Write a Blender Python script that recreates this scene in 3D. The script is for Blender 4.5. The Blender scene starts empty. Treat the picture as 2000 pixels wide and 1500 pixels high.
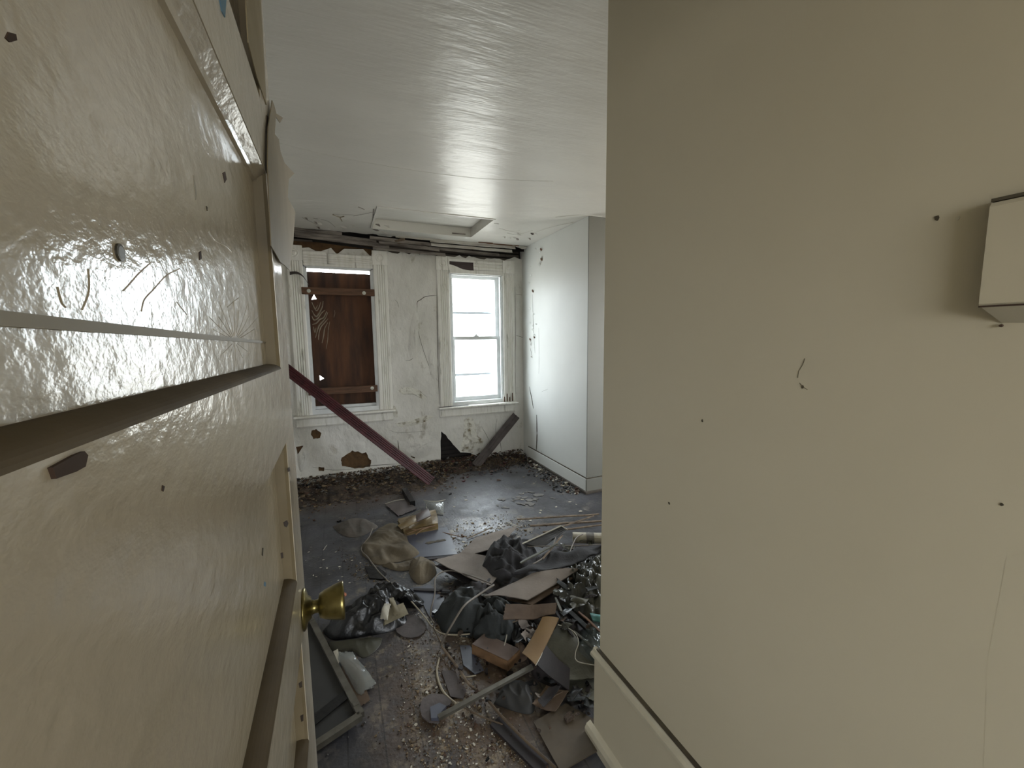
import bpy, bmesh, math, random
from mathutils import Vector, Matrix, noise
from mathutils.geometry import tessellate_polygon

# ------------------------------------------------------------------ camera
sc = bpy.context.scene
COL = sc.collection
F_PX, YAW, PITCH, ROLL, CAM = 800.0, math.radians(23.0), math.radians(6.4), -0.012, Vector((0, 0, 1.45))
fw = Vector((math.sin(YAW)*math.cos(PITCH), math.cos(YAW)*math.cos(PITCH), -math.sin(PITCH)))
rt = Vector((math.cos(YAW), -math.sin(YAW), 0)); up = rt.cross(fw)
r2 = rt*math.cos(ROLL) + up*math.sin(ROLL); u2 = -rt*math.sin(ROLL) + up*math.cos(ROLL)
RM = Matrix((r2, u2, -fw)).transposed()
cd = bpy.data.cameras.new('camera'); cam = bpy.data.objects.new('camera', cd); COL.objects.link(cam)
cd.sensor_width = 36; cd.lens = 36*F_PX/2000; cd.clip_start = 0.01
cam.matrix_world = Matrix.Translation(CAM) @ RM.to_4x4()
sc.camera = cam

# ------------------------------------------------------------------ light
world = bpy.data.worlds.new('sky'); sc.world = world; world.use_nodes = True
wn = world.node_tree.nodes; wl = world.node_tree.links
bgn = wn['Background']; bgn.inputs['Color'].default_value = (0.93, 0.97, 1.0, 1); bgn.inputs['Strength'].default_value = 21.0
wt = wn.new('ShaderNodeTexCoord'); ws = wn.new('ShaderNodeSeparateXYZ'); wm = wn.new('ShaderNodeMapRange'); wc = wn.new('ShaderNodeMix'); wc.data_type = 'RGBA'
wl.new(wt.outputs['Generated'], ws.inputs[0]); wl.new(ws.outputs['Z'], wm.inputs['Value'])
wm.inputs['From Min'].default_value = -.12; wm.inputs['From Max'].default_value = .12; wl.new(wm.outputs[0], wc.inputs['Factor'])
wc.inputs[6].default_value = (.42, .41, .385, 1); wc.inputs[7].default_value = (.89, .945, 1.0, 1); wl.new(wc.outputs[2], bgn.inputs['Color'])
sc.view_settings.view_transform = 'Standard'; sc.view_settings.look = 'None'
sc.view_settings.gamma = 1; sc.view_settings.use_curve_mapping = False
sc.view_settings.exposure = 0.0

def portal(name, loc, rot, sx, sy):
    l = bpy.data.lights.new(name, 'AREA'); l.shape = 'RECTANGLE'; l.size = sx; l.size_y = sy
    l.cycles.is_portal = True
    o = bpy.data.objects.new(name, l); o.location = loc; o.rotation_euler = rot; COL.objects.link(o)
portal('window_daylight', (1.505, 4.80, 1.45), (math.radians(-90), 0, 0), 0.66, 1.5)
portal('window_gap_daylight', (0.05, 4.80, 1.45), (math.radians(-90), 0, 0), 0.66, 1.5)
portal('hall_window_daylight', (-.25, -2.65, 1.5), (math.radians(90), 0, 0), 1.4, 1.1)
portal('side_opening_fill', (3.65, 2.0, 1.5), (0, math.radians(90), 0), 1.4, 1.0)  # portal for an opening added out of view as fill light

# ------------------------------------------------------------------ measuring helpers (photo point -> place in the room)
def ray(px, py): return RM @ Vector(((px-1000)/F_PX, -(py-750)/F_PX, -1))
def P(px, py, z=0.0):
    d = ray(px, py); return CAM + d*((z-CAM.z)/d.z)
def WX(px, py, x):
    d = ray(px, py); return CAM + d*(x/d.x)
def WY(px, py, y):
    d = ray(px, py); return CAM + d*(y/d.y)

# ------------------------------------------------------------------ materials
def lin(c): return tuple((v/12.92 if v <= .04045 else ((v+.055)/1.055)**2.4) for v in c)
def mat(name, c, rough=.6, c2=None, nscale=4, ndetail=4, nlo=.35, nhi=.65, bump=0, bscale=20, bdist=.01, metal=0, coat=0,
        c3=None, n3=1.5, lo3=.55, hi3=.7, stretch=(1, 1, 1), spec=.5, bstretch=None):
    m = bpy.data.materials.new(name); m.use_nodes = True
    N, L = m.node_tree.nodes, m.node_tree.links; b = N['Principled BSDF']
    b.inputs['Base Color'].default_value = (*lin(c), 1); b.inputs['Roughness'].default_value = rough
    b.inputs['Metallic'].default_value = metal; b.inputs['Coat Weight'].default_value = coat
    b.inputs['Specular IOR Level'].default_value = spec
    tc = N.new('ShaderNodeTexCoord')
    def mapped(st):
        mp = N.new('ShaderNodeMapping'); mp.inputs['Scale'].default_value = st; L.new(tc.outputs['Object'], mp.inputs['Vector']); return mp.outputs['Vector']
    def nz(scale, det, st, rgh=.55):
        n = N.new('ShaderNodeTexNoise'); n.inputs['Scale'].default_value = scale; n.inputs['Detail'].default_value = det
        n.inputs['Roughness'].default_value = rgh; L.new(mapped(st), n.inputs['Vector']); return n.outputs['Fac']
    def ramp(f, lo, hi, a, bb):
        r = N.new('ShaderNodeMapRange'); r.inputs['From Min'].default_value = lo; r.inputs['From Max'].default_value = hi
        L.new(f, r.inputs['Value']); mx = N.new('ShaderNodeMix'); mx.data_type = 'RGBA'
        L.new(r.outputs['Result'], mx.inputs['Factor'])
        if isinstance(a, tuple): mx.inputs[6].default_value = (*lin(a), 1)
        else: L.new(a, mx.inputs[6])
        mx.inputs[7].default_value = (*lin(bb), 1); return mx.outputs[2]
    cur = None
    if c2: cur = ramp(nz(nscale, ndetail, stretch), nlo, nhi, c, c2)
    if c3: cur = ramp(nz(n3, 8, stretch, .65), lo3, hi3, cur if cur else c, c3)
    if cur: L.new(cur, b.inputs['Base Color'])
    if bump:
        bp = N.new('ShaderNodeBump'); bp.inputs['Strength'].default_value = bump; bp.inputs['Distance'].default_value = bdist
        L.new(nz(bscale, 5, bstretch or stretch), bp.inputs['Height']); L.new(bp.outputs['Normal'], b.inputs['Normal'])
    m['bsdf'] = 1
    return m
def add_bump(m, scale, strength, dist, stretch=(1, 1, 1), kind='noise', detail=3):
    N, L = m.node_tree.nodes, m.node_tree.links; b = N['Principled BSDF']
    tc = N.new('ShaderNodeTexCoord'); mp = N.new('ShaderNodeMapping'); mp.inputs['Scale'].default_value = stretch
    L.new(tc.outputs['Object'], mp.inputs['Vector'])
    if kind == 'noise':
        n = N.new('ShaderNodeTexNoise'); n.inputs['Detail'].default_value = detail; o = n.outputs['Fac']
    elif kind == 'voronoi':
        n = N.new('ShaderNodeTexVoronoi'); n.feature = 'DISTANCE_TO_EDGE'; o = n.outputs['Distance']
    else:
        n = N.new('ShaderNodeTexWave'); n.bands_direction = 'X'; n.inputs['Distortion'].default_value = 2; o = n.outputs['Fac']
    n.inputs['Scale'].default_value = scale; L.new(mp.outputs['Vector'], n.inputs['Vector'])
    bp = N.new('ShaderNodeBump'); bp.inputs['Strength'].default_value = strength; bp.inputs['Distance'].default_value = dist
    L.new(o, bp.inputs['Height'])
    prev = b.inputs['Normal'].links
    if prev: L.new(prev[0].from_socket, bp.inputs['Normal'])
    L.new(bp.outputs['Normal'], b.inputs['Normal'])
    return m

M = {}
M['door'] = mat('door_gloss_paint', (.78, .745, .685), .16, (.75, .715, .655), 3, spec=.5, bump=.26, bscale=60, bdist=.004, stretch=(1, .55, .85), c3=(.76, .74, .68), n3=6, lo3=.6, hi3=.8)
add_bump(M['door'], 9, .18, .006, (1, .7, 1))
add_bump(M['door'], 26, .2, .003, (1, .5, .9))
add_bump(M['door'], 140, .22, .0012, (1, .5, .9))
M['door_mould_shade'] = mat('shaded_moulding_paint', (.40, .355, .285), .75, (.33, .29, .23), 9, spec=.2, bump=.2, bscale=60, bdist=.002)  # shade on the bottom mouldings put into their colour
M['seam'] = mat('worn_seam_paint', (.60, .57, .51), .6, (.54, .51, .45), 9)
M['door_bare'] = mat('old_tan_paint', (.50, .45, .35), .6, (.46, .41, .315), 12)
M['wedge'] = mat('older_tan_coat', (.60, .55, .44), .65, (.56, .51, .40), 12)
M['chip_dark'] = mat('bare_chip', (.24, .17, .12), .8)
M['blue_chip'] = mat('old_blue_paint', (.38, .52, .62), .7)
M['hall_wall'] = mat('hall_wall_paint', (.735, .70, .61), .55, (.715, .68, .588), 1.6, 5, bump=.12, bscale=180, bdist=.001)
M['return_shade'] = mat('darkened_return_paint', (.46, .455, .425), .6, (.44, .435, .405), 2)  # darkened to offset the added side opening's light on the return face
M['hall_trim'] = mat('hall_trim_paint', (.72, .69, .61), .4, (.66, .63, .55), 6, bump=.1, bscale=40)
M['gap_dark'] = mat('dark_groove', (.30, .27, .20), .8, (.22, .19, .14), 14)
M['ceil'] = mat('ceiling_gloss_paint', (.82, .81, .78), .31, (.795, .785, .755), 1.2, 5, spec=.45, bump=.45, bscale=2.2, bdist=.03, stretch=(.8, 2.2, 1))
add_bump(M['ceil'], 26, .28, .005, (.3, 3.2, 1))
M['plaster'] = mat('cracked_white_plaster', (.86, .85, .825), .5, (.81, .80, .77), 3.5, 8, .42, .66, bump=.9, bscale=4, bdist=.05, c3=(.55, .51, .43), n3=4.2, lo3=.60, hi3=.76, stretch=(1.2, 1, .8))
add_bump(M['plaster'], 30, .2, .004)
M['rwall'] = mat('right_wall_paint', (.87, .875, .86), .5, (.85, .855, .84), 2, spec=.25, bump=.12, bscale=3, bdist=.02)
M['coat'] = mat('brown_plaster_coat', (.40, .30, .19), .95, (.30, .22, .14), 14, 8, bump=.7, bscale=40, bdist=.01)
M['topcoat'] = mat('sooty_lath_wall', (.44, .41, .385), .95, (.24, .21, .19), 6, 8, bump=.8, bscale=16, bdist=.02, stretch=(.3, 1, 5))
M['sheath'] = mat('dark_sheathing', (.17, .15, .14), .95, (.09, .08, .08), 6, 6, stretch=(.4, 1, 5), bump=.4, bscale=20)
M['void'] = mat('attic_boards', (.12, .10, .09), .95, (.07, .06, .05), 8)
M['wtrim'] = mat('window_trim_paint', (.90, .89, .865), .45, (.85, .84, .80), 14, 6, .4, .7, bump=.3, bscale=26, bdist=.004, c3=(.42, .39, .34), n3=7, lo3=.60, hi3=.78, stretch=(3, 1, .45))
M['sash'] = mat('white_sash_paint', (.87, .88, .88), .4, (.82, .83, .83), 10)
M['alum'] = mat('storm_frame_metal', (.75, .77, .80), .4, metal=.6)
M['ply'] = mat('weathered_plywood', (.36, .225, .135), .75, (.185, .11, .07), 3.5, 8, stretch=(3, 1, .5), bump=.2, bscale=20)
M['batten'] = mat('brown_batten', (.43, .31, .23), .8, (.31, .22, .16), 8, 6, stretch=(.6, 1, 5), bump=.3, bscale=20)
M['peelply'] = mat('pale_peeled_veneer', (.62, .57, .50), .8, (.50, .45, .38), 20)
M['screw'] = mat('zinc_screw', (.74, .74, .70), .4, metal=.5)
M['brass'] = mat('tarnished_brass', (.50, .455, .28), .30, (.34, .30, .17), 40, 6, .45, .75, metal=.9, bump=.1, bscale=90, bdist=.001)
M['red'] = mat('dark_red_paint', (.30, .11, .13), .42, (.22, .075, .095), 6, 6, stretch=(2, 2, 2), bump=.2, bscale=30, bdist=.003)
M['greyboard'] = mat('dirty_grey_board', (.33, .30, .29), .7, (.22, .19, .18), 7, 6, bump=.2, bscale=30)
M['lathw'] = mat('white_limed_lath', (.88, .87, .84), .8, (.66, .63, .59), 9, 6, stretch=(.4, 3, 3), bump=.3, bscale=40)
M['lathg'] = mat('grey_limed_lath', (.60, .57, .54), .9, (.30, .27, .25), 9, 6, stretch=(.4, 3, 3), bump=.3, bscale=40)
M['lathb'] = mat('bare_brown_lath', (.52, .36, .25), .9, (.38, .25, .17), 9, 6, stretch=(.4, 3, 3))
M['black'] = mat('black_plastic', (.055, .055, .06), .34, (.035, .035, .04), 12, bump=.4, bscale=30, bdist=.008)
M['darkcloth'] = mat('charcoal_fabric', (.155, .148, .155), .85, (.10, .098, .10), 9, bump=.3, bscale=60)
M['greencloth'] = mat('dark_green_grey_fabric', (.14, .152, .145), .8, (.095, .107, .103), 9, bump=.3, bscale=50)
M['tancloth'] = mat('dirty_tan_fabric', (.38, .34, .27), .85, (.28, .245, .185), 7, 6, bump=.4, bscale=30)
M['leather'] = mat('grey_brown_cloth', (.31, .28, .25), .75, (.22, .20, .17), 8, bump=.3, bscale=30)
M['card'] = mat('grey_brown_cardboard', (.48, .445, .41), .8, (.42, .385, .35), 6, 6, bump=.15, bscale=40)
M['cardb'] = mat('brown_cardboard', (.34, .275, .21), .8, (.27, .21, .16), 7, 6, bump=.15, bscale=40)
M['cardo'] = mat('orange_brown_cardboard', (.44, .35, .22), .75, (.39, .30, .19), 7, 6)
M['carddk'] = mat('damp_dark_cardboard', (.14, .108, .112), .7, (.09, .07, .07), 8, 6)
M['olive'] = mat('olive_sheet', (.27, .265, .215), .5, (.21, .205, .16), 7, 6, bump=.3, bscale=14)
M['olivebrown'] = mat('brown_sheet', (.29, .25, .195), .42, (.24, .205, .16), 5, 6)
M['wood'] = mat('old_wood_block', (.43, .32, .21), .7, (.36, .265, .17), 9, 6, stretch=(1, 4, 4))
M['woodtop'] = mat('grimed_block_top', (.38, .32, .285), .7, (.32, .265, .235), 9, 6)
M['gold'] = mat('gold_printed_card', (.45, .375, .235), .45, (.32, .26, .15), 14, 6, metal=.1, bump=.2, bscale=30)
M['goldbrown'] = mat('brown_label', (.26, .20, .17), .5, (.19, .15, .13), 10)
M['steel'] = mat('dull_grey_metal', (.40, .385, .35), .45, (.31, .295, .26), 16, 6, metal=.5)
M['mesh'] = mat('dark_screen_mesh', (.145, .14, .125), .7, (.11, .105, .095), 8)
M['slate'] = mat('blue_grey_tile', (.29, .30, .34), .38, (.25, .26, .30), 7, 6, c3=(.38, .37, .36), n3=5, lo3=.6, hi3=.7)
M['cable'] = mat('grey_cable', (.38, .35, .31), .5)
M['cablel'] = mat('pale_cable', (.56, .52, .44), .45)
M['stick'] = mat('dirty_stick', (.35, .29, .22), .8, (.27, .22, .16), 12)
M['straw'] = mat('split_lath_wood', (.46, .40, .33), .85, (.30, .25, .20), 10, 6, stretch=(3, 3, 3))
M['chipw'] = mat('white_plaster_chip', (.72, .70, .65), .8, (.58, .55, .49), 30)
M['chipg'] = mat('grey_paint_flake', (.42, .41, .39), .7, (.30, .29, .28), 20)
M['chipb'] = mat('brown_crumb', (.30, .21, .15), .9, (.20, .14, .10), 20)
M['chipt'] = mat('tan_crumb', (.47, .40, .30), .9, (.35, .29, .21), 20)
M['drift'] = mat('brown_rubble', (.25, .20, .155), .95, (.13, .10, .08), 12, 8, .4, .62, bump=1, bscale=45, bdist=.02, c3=(.42, .36, .26), n3=16, lo3=.57, hi3=.70)
M['orange'] = mat('orange_chip', (.72, .46, .34), .6)
M['teal'] = mat('teal_plastic', (.30, .48, .47), .4)
M['paper'] = mat('white_paper', (.68, .66, .60), .7, (.55, .53, .48), 12)
M['papero'] = mat('yellowed_paper', (.48, .45, .36), .75, (.38, .35, .27), 12, 6)

def glassy(name, c, rough, alpha):
    m = mat(name, c, rough); b = m.node_tree.nodes['Principled BSDF']
    b.inputs['Transmission Weight'].default_value = 0; b.inputs['Alpha'].default_value = alpha; return m
M['clear'] = glassy('cloudy_clear_plastic', (.55, .56, .54), .12, .38)
add_bump(M['clear'], 14, .5, .02)
M['darkclear'] = glassy('grey_clear_plastic', (.30, .33, .32), .12, .55)
add_bump(M['darkclear'], 12, .7, .03)
mg = bpy.data.materials.new('window_glass'); mg.use_nodes = True
gn, gl = mg.node_tree.nodes, mg.node_tree.links; gn.remove(gn['Principled BSDF'])
tr = gn.new('ShaderNodeBsdfTransparent'); tr.inputs['Color'].default_value = (.93, .95, .95, 1)
gs = gn.new('ShaderNodeBsdfGlossy'); gs.inputs['Roughness'].default_value = .03
ms = gn.new('ShaderNodeMixShader'); ms.inputs[0].default_value = .05
gl.new(tr.outputs[0], ms.inputs[1]); gl.new(gs.outputs[0], ms.inputs[2]); gl.new(ms.outputs[0], gn['Material Output'].inputs['Surface'])
M['glass'] = mg

# floor material: dark painted boards running away from the door, worn and dusty
def floor_mat():
    m = mat('worn_dark_floorboards', (.25, .25, .265), .38, (.18, .175, .18), 3.5, 8, .38, .62)
    N, L = m.node_tree.nodes, m.node_tree.links; b = N['Principled BSDF']
    cur = b.inputs['Base Color'].links[0].from_socket
    tc = N.new('ShaderNodeTexCoord')
    def nz(scale, det, lo, hi, rgh=.7, st=(1, 1, 1), off=(0, 0, 0)):
        mp = N.new('ShaderNodeMapping'); mp.inputs['Scale'].default_value = st; mp.inputs['Location'].default_value = off
        L.new(tc.outputs['Object'], mp.inputs['Vector'])
        n = N.new('ShaderNodeTexNoise'); n.inputs['Scale'].default_value = scale; n.inputs['Detail'].default_value = det; n.inputs['Roughness'].default_value = rgh
        L.new(mp.outputs['Vector'], n.inputs['Vector'])
        r = N.new('ShaderNodeMapRange'); r.inputs['From Min'].default_value = lo; r.inputs['From Max'].default_value = hi; L.new(n.outputs['Fac'], r.inputs['Value']); return r.outputs['Result']
    def zone(cx, cy, rx, ry):
        mp = N.new('ShaderNodeMapping'); mp.inputs['Location'].default_value = (-cx/rx, -cy/ry, 0); mp.inputs['Scale'].default_value = (1/rx, 1/ry, 0)
        L.new(tc.outputs['Object'], mp.inputs['Vector'])
        ln = N.new('ShaderNodeVectorMath'); ln.operation = 'LENGTH'; L.new(mp.outputs['Vector'], ln.inputs[0])
        r = N.new('ShaderNodeMapRange'); r.inputs['From Min'].default_value = .45; r.inputs['From Max'].default_value = 1.1; r.inputs['To Min'].default_value = 1; r.inputs['To Max'].default_value = 0
        L.new(ln.outputs['Value'], r.inputs['Value']); return r.outputs['Result']
    def math2(op, a, b2):
        q = N.new('ShaderNodeMath'); q.operation = op; q.use_clamp = op == 'ADD'
        for i, v in enumerate((a, b2)):
            if isinstance(v, (int, float)): q.inputs[i].default_value = v
            else: L.new(v, q.inputs[i])
        return q.outputs[0]
    def mix(fac, a, c):
        mx = N.new('ShaderNodeMix'); mx.data_type = 'RGBA'; L.new(fac, mx.inputs['Factor']); L.new(a, mx.inputs[6]); mx.inputs[7].default_value = (*lin(c), 1); return mx.outputs[2]
    z1 = zone(.40, 1.50, .40, .62); z2 = zone(.35, 2.2, .5, .6); z3 = zone(.9, 2.75, .7, .4); z4 = zone(.2, 4.2, 1.0, .6)
    cur = mix(math2('MULTIPLY', math2('ADD', z1, math2('MULTIPLY', z4, .8)), nz(6, 8, .32, .50)), cur, (.30, .24, .185))
    cur = mix(math2('MULTIPLY', math2('ADD', z1, math2('MULTIPLY', math2('ADD', z2, z3), .7)), nz(9, 10, .515, .64, .78)), cur, (.55, .50, .415))
    cur = mix(nz(5, 10, .56, .68, .75, off=(3, 7, 0)), cur, (.38, .36, .34))
    # board seams
    sx = N.new('ShaderNodeSeparateXYZ'); L.new(tc.outputs['Object'], sx.inputs[0])
    f = math2('FRACT', math2('MULTIPLY', math2('SUBTRACT', sx.outputs['X'], -5.045), 1/.125), 0); seam = math2('LESS_THAN', f, .045)
    q = N.new('ShaderNodeMath'); q.operation = 'MULTIPLY'; q.inputs[1].default_value = .5; L.new(seam, q.inputs[0])
    cur = mix(q.outputs[0], cur, (.09, .08, .08))
    L.new(cur, b.inputs['Base Color'])
    rr = N.new('ShaderNodeMapRange'); rr.inputs['To Min'].default_value = .30; rr.inputs['To Max'].default_value = .62
    L.new(nz(4, 8, .35, .65), rr.inputs['Value']); L.new(rr.outputs[0], b.inputs['Roughness'])
    return add_bump(add_bump(m, 7, .25, .012), 60, .35, .006, detail=8)
M['floor'] = floor_mat()

# ------------------------------------------------------------------ mesh helpers
def obj(name, bm, m, parent=None, smooth=False):
    bmesh.ops.recalc_face_normals(bm, faces=bm.faces)
    me = bpy.data.meshes.new(name); bm.to_mesh(me); bm.free()
    if smooth:
        for p in me.polygons: p.use_smooth = True
    ml = m if isinstance(m, (list, tuple)) else [m]
    for x in ml: me.materials.append(x)
    o = bpy.data.objects.new(name, me); COL.objects.link(o)
    if parent: o.parent = parent
    return o
def tag(o, label=None, cat=None, group=None, kind=None):
    for k, v in (('label', label), ('category', cat), ('group', group), ('kind', kind)):
        if v: o[k] = v
    return o
def empty(name, loc=(0, 0, 0)):
    o = bpy.data.objects.new(name, None); o.empty_display_size = .05; COL.objects.link(o); return o
def box(bm, x0, x1, y0, y1, z0, z1, mi=0):
    vs = [bm.verts.new(p) for p in ((x0, y0, z0), (x1, y0, z0), (x1, y1, z0), (x0, y1, z0), (x0, y0, z1), (x1, y0, z1), (x1, y1, z1), (x0, y1, z1))]
    for f in ((0, 3, 2, 1), (4, 5, 6, 7), (0, 1, 5, 4), (1, 2, 6, 5), (2, 3, 7, 6), (3, 0, 4, 7)):
        q = bm.faces.new([vs[i] for i in f]); q.material_index = mi
def B(*boxes, bevel=0):
    bm = bmesh.new()
    for b in boxes: box(bm, *b)
    if bevel: bmesh.ops.bevel(bm, geom=bm.edges[:], offset=bevel, segments=2, affect='EDGES', profile=.5)
    return bm
def extr(bm, pts, vec):
    """closed outline of 3-D points pushed along vec"""
    a = [bm.verts.new(p) for p in pts]; b = [bm.verts.new(Vector(p)+Vector(vec)) for p in pts]
    tri = tessellate_polygon([[Vector(p) for p in pts]])
    for t in tri:
        try: bm.faces.new([a[i] for i in t]); bm.faces.new([b[i] for i in reversed(t)])
        except ValueError: pass
    n = len(pts)
    for i in range(n):
        try: bm.faces.new((a[i], a[(i+1) % n], b[(i+1) % n], b[i]))
        except ValueError: pass
    return bm
def sheet_holes(loops, vec):
    """flat sheet with holes, given thickness vec"""
    bm = bmesh.new(); L3 = [[Vector(p) for p in l] for l in loops]; flat = [p for l in L3 for p in l]
    a = [bm.verts.new(p) for p in flat]; b = [bm.verts.new(p+Vector(vec)) for p in flat]
    for t in tessellate_polygon(L3):
        try: bm.faces.new([a[i] for i in t]); bm.faces.new([b[i] for i in reversed(t)])
        except ValueError: pass
    k = 0
    for l in L3:
        n = len(l)
        for i in range(n):
            try: bm.faces.new((a[k+i], a[k+(i+1) % n], b[k+(i+1) % n], b[k+i]))
            except ValueError: pass
        k += n
    return bm
def ragged(p0, p1, n, amp, rnd, ax):
    """points from p0 to p1 with random offsets along axis ax"""
    out = []
    for i in range(n+1):
        p = Vector(p0).lerp(Vector(p1), i/n)
        if 0 < i < n: p[ax] += rnd.uniform(-amp, amp)
        out.append(tuple(p))
    return out
def tube(bm, pts, r, seg=8, taper=None):
    pts = [Vector(p) for p in pts]; rings = []
    for i, p in enumerate(pts):
        t = (pts[min(i+1, len(pts)-1)]-pts[max(i-1, 0)]).normalized()
        a = t.cross(Vector((0, 0, 1)));
        if a.length < 1e-3: a = t.cross(Vector((1, 0, 0)))
        a.normalize(); c = t.cross(a)
        rr = r*(taper[i] if taper else 1)
        rings.append([bm.verts.new(p+a*math.cos(2*math.pi*k/seg)*rr+c*math.sin(2*math.pi*k/seg)*rr) for k in range(seg)])
    for i in range(len(rings)-1):
        for k in range(seg): bm.faces.new((rings[i][k], rings[i][(k+1) % seg], rings[i+1][(k+1) % seg], rings[i+1][k]))
    bm.faces.new(rings[0]); bm.faces.new(rings[-1][::-1]); return bm
def spline(pts, n=8):
    pts = [Vector(p) for p in pts]; out = []
    for i in range(len(pts)-1):
        p0, p1, p2, p3 = pts[max(i-1, 0)], pts[i], pts[i+1], pts[min(i+2, len(pts)-1)]
        for k in range(n):
            t = k/n; out.append(.5*((2*p1)+(p2-p0)*t+(2*p0-5*p1+4*p2-p3)*t*t+(3*p1-p0-3*p2+p3)*t**3))
    out.append(pts[-1]); return out
def lathe(bm, prof, origin, axis, seg=28):
    """prof: (distance along axis, radius)"""
    ax = Vector(axis).normalized(); a = ax.orthogonal().normalized(); c = ax.cross(a); O = Vector(origin); rings = []
    for d, r in prof: rings.append([bm.verts.new(O+ax*d+(a*math.cos(2*math.pi*k/seg)+c*math.sin(2*math.pi*k/seg))*max(r, 1e-4)) for k in range(seg)])
    for i in range(len(rings)-1):
        for k in range(seg): bm.faces.new((rings[i][k], rings[i][(k+1) % seg], rings[i+1][(k+1) % seg], rings[i+1][k]))
    bm.faces.new(rings[0]); bm.faces.new(rings[-1][::-1]); return bm
def bar(bm, p0, p1, w, h, upv=(0, 0, 1), mi=0):
    """rectangular bar between two points: w across, h along up"""
    p0, p1 = Vector(p0), Vector(p1); t = (p1-p0).normalized(); s = t.cross(Vector(upv)).normalized(); u = s.cross(t)
    vs = []
    for p in (p0, p1):
        for a, b in ((-1, -1), (1, -1), (1, 1), (-1, 1)): vs.append(bm.verts.new(p+s*a*w/2+u*b*h/2))
    for f in ((3, 2, 1, 0), (4, 5, 6, 7), (0, 1, 5, 4), (1, 2, 6, 5), (2, 3, 7, 6), (3, 0, 4, 7)):
        q = bm.faces.new([vs[i] for i in f]); q.material_index = mi
    return bm
def inside(p, poly):
    c = False; n = len(poly)
    for i in range(n):
        a, b = poly[i], poly[(i+1) % n]
        if (a[1] > p[1]) != (b[1] > p[1]) and p[0] < (b[0]-a[0])*(p[1]-a[1])/(b[1]-a[1])+a[0]: c = not c
    return c

def heap(name, px, h, m, seed=0, base=0.0, folds=9, fscale=7.0, amp=.55, rings=26, seg=110, stretch=(1, 1), ang=0, parent=None, edge=.034):
    """crumpled cloth or bag: outline given by photo points on the floor, folded surface with a closed underside"""
    out = [P(x, y, base) for x, y in px]; c = sum(out, Vector())/len(out)
    sp = spline(out+[out[0]], 8)[:-1]; n = len(sp); bm = bmesh.new(); rs = []
    ca, sa = math.cos(ang), math.sin(ang)
    for j in range(rings+1):
        t = j/rings; ring = []
        for k in range(seg):
            f = k/seg*n; i = int(f); q = sp[i % n].lerp(sp[(i+1) % n], f-i)
            jag = 1+.06*noise.noise(Vector((q.x*14, q.y*14, seed)))
            p = c.lerp(q, t*jag)
            u, v = (p.x*ca+p.y*sa)*stretch[0], (-p.x*sa+p.y*ca)*stretch[1]
            w = noise.noise(Vector((u*fscale*.35, v*fscale*.35, seed+5)))*1.2
            rd = 1-math.sqrt(noise.noise(Vector((u*fscale+w, v*fscale+w, seed)))**2+.008)*2.1
            rd2 = 1-math.sqrt(noise.noise(Vector((u*fscale*2.3+w, v*fscale*1.6, seed+9)))**2+.012)*2.1
            fall = (1-t**2.2)**.8 if t < 1 else 0
            r3_ = 1-abs(noise.noise(Vector((u*fscale*4.6+w*2, v*fscale*3.1, seed+17))))*2.0
            z = h*fall*((1-amp)+amp*(.62*rd+.38*rd2)) + edge*(1-t**6)*(.5*max(rd, 0)+.45*max(rd2, 0)+.28*r3_)
            ring.append(bm.verts.new((p.x, p.y, base+max(z, .002))))
            if j == 0: break
        rs.append(ring)
    for k in range(seg): bm.faces.new((rs[0][0], rs[1][k], rs[1][(k+1) % seg]))
    for j in range(1, rings):
        for k in range(seg): bm.faces.new((rs[j][k], rs[j+1][k], rs[j+1][(k+1) % seg], rs[j][(k+1) % seg]))
    low = [bm.verts.new((v.co.x, v.co.y, base+.0005)) for v in rs[-1]]
    for k in range(seg): bm.faces.new((rs[-1][k], low[k], low[(k+1) % seg], rs[-1][(k+1) % seg]))
    bm.faces.new(low[::-1])
    return obj(name, bm, m, parent, smooth=True)

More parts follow.
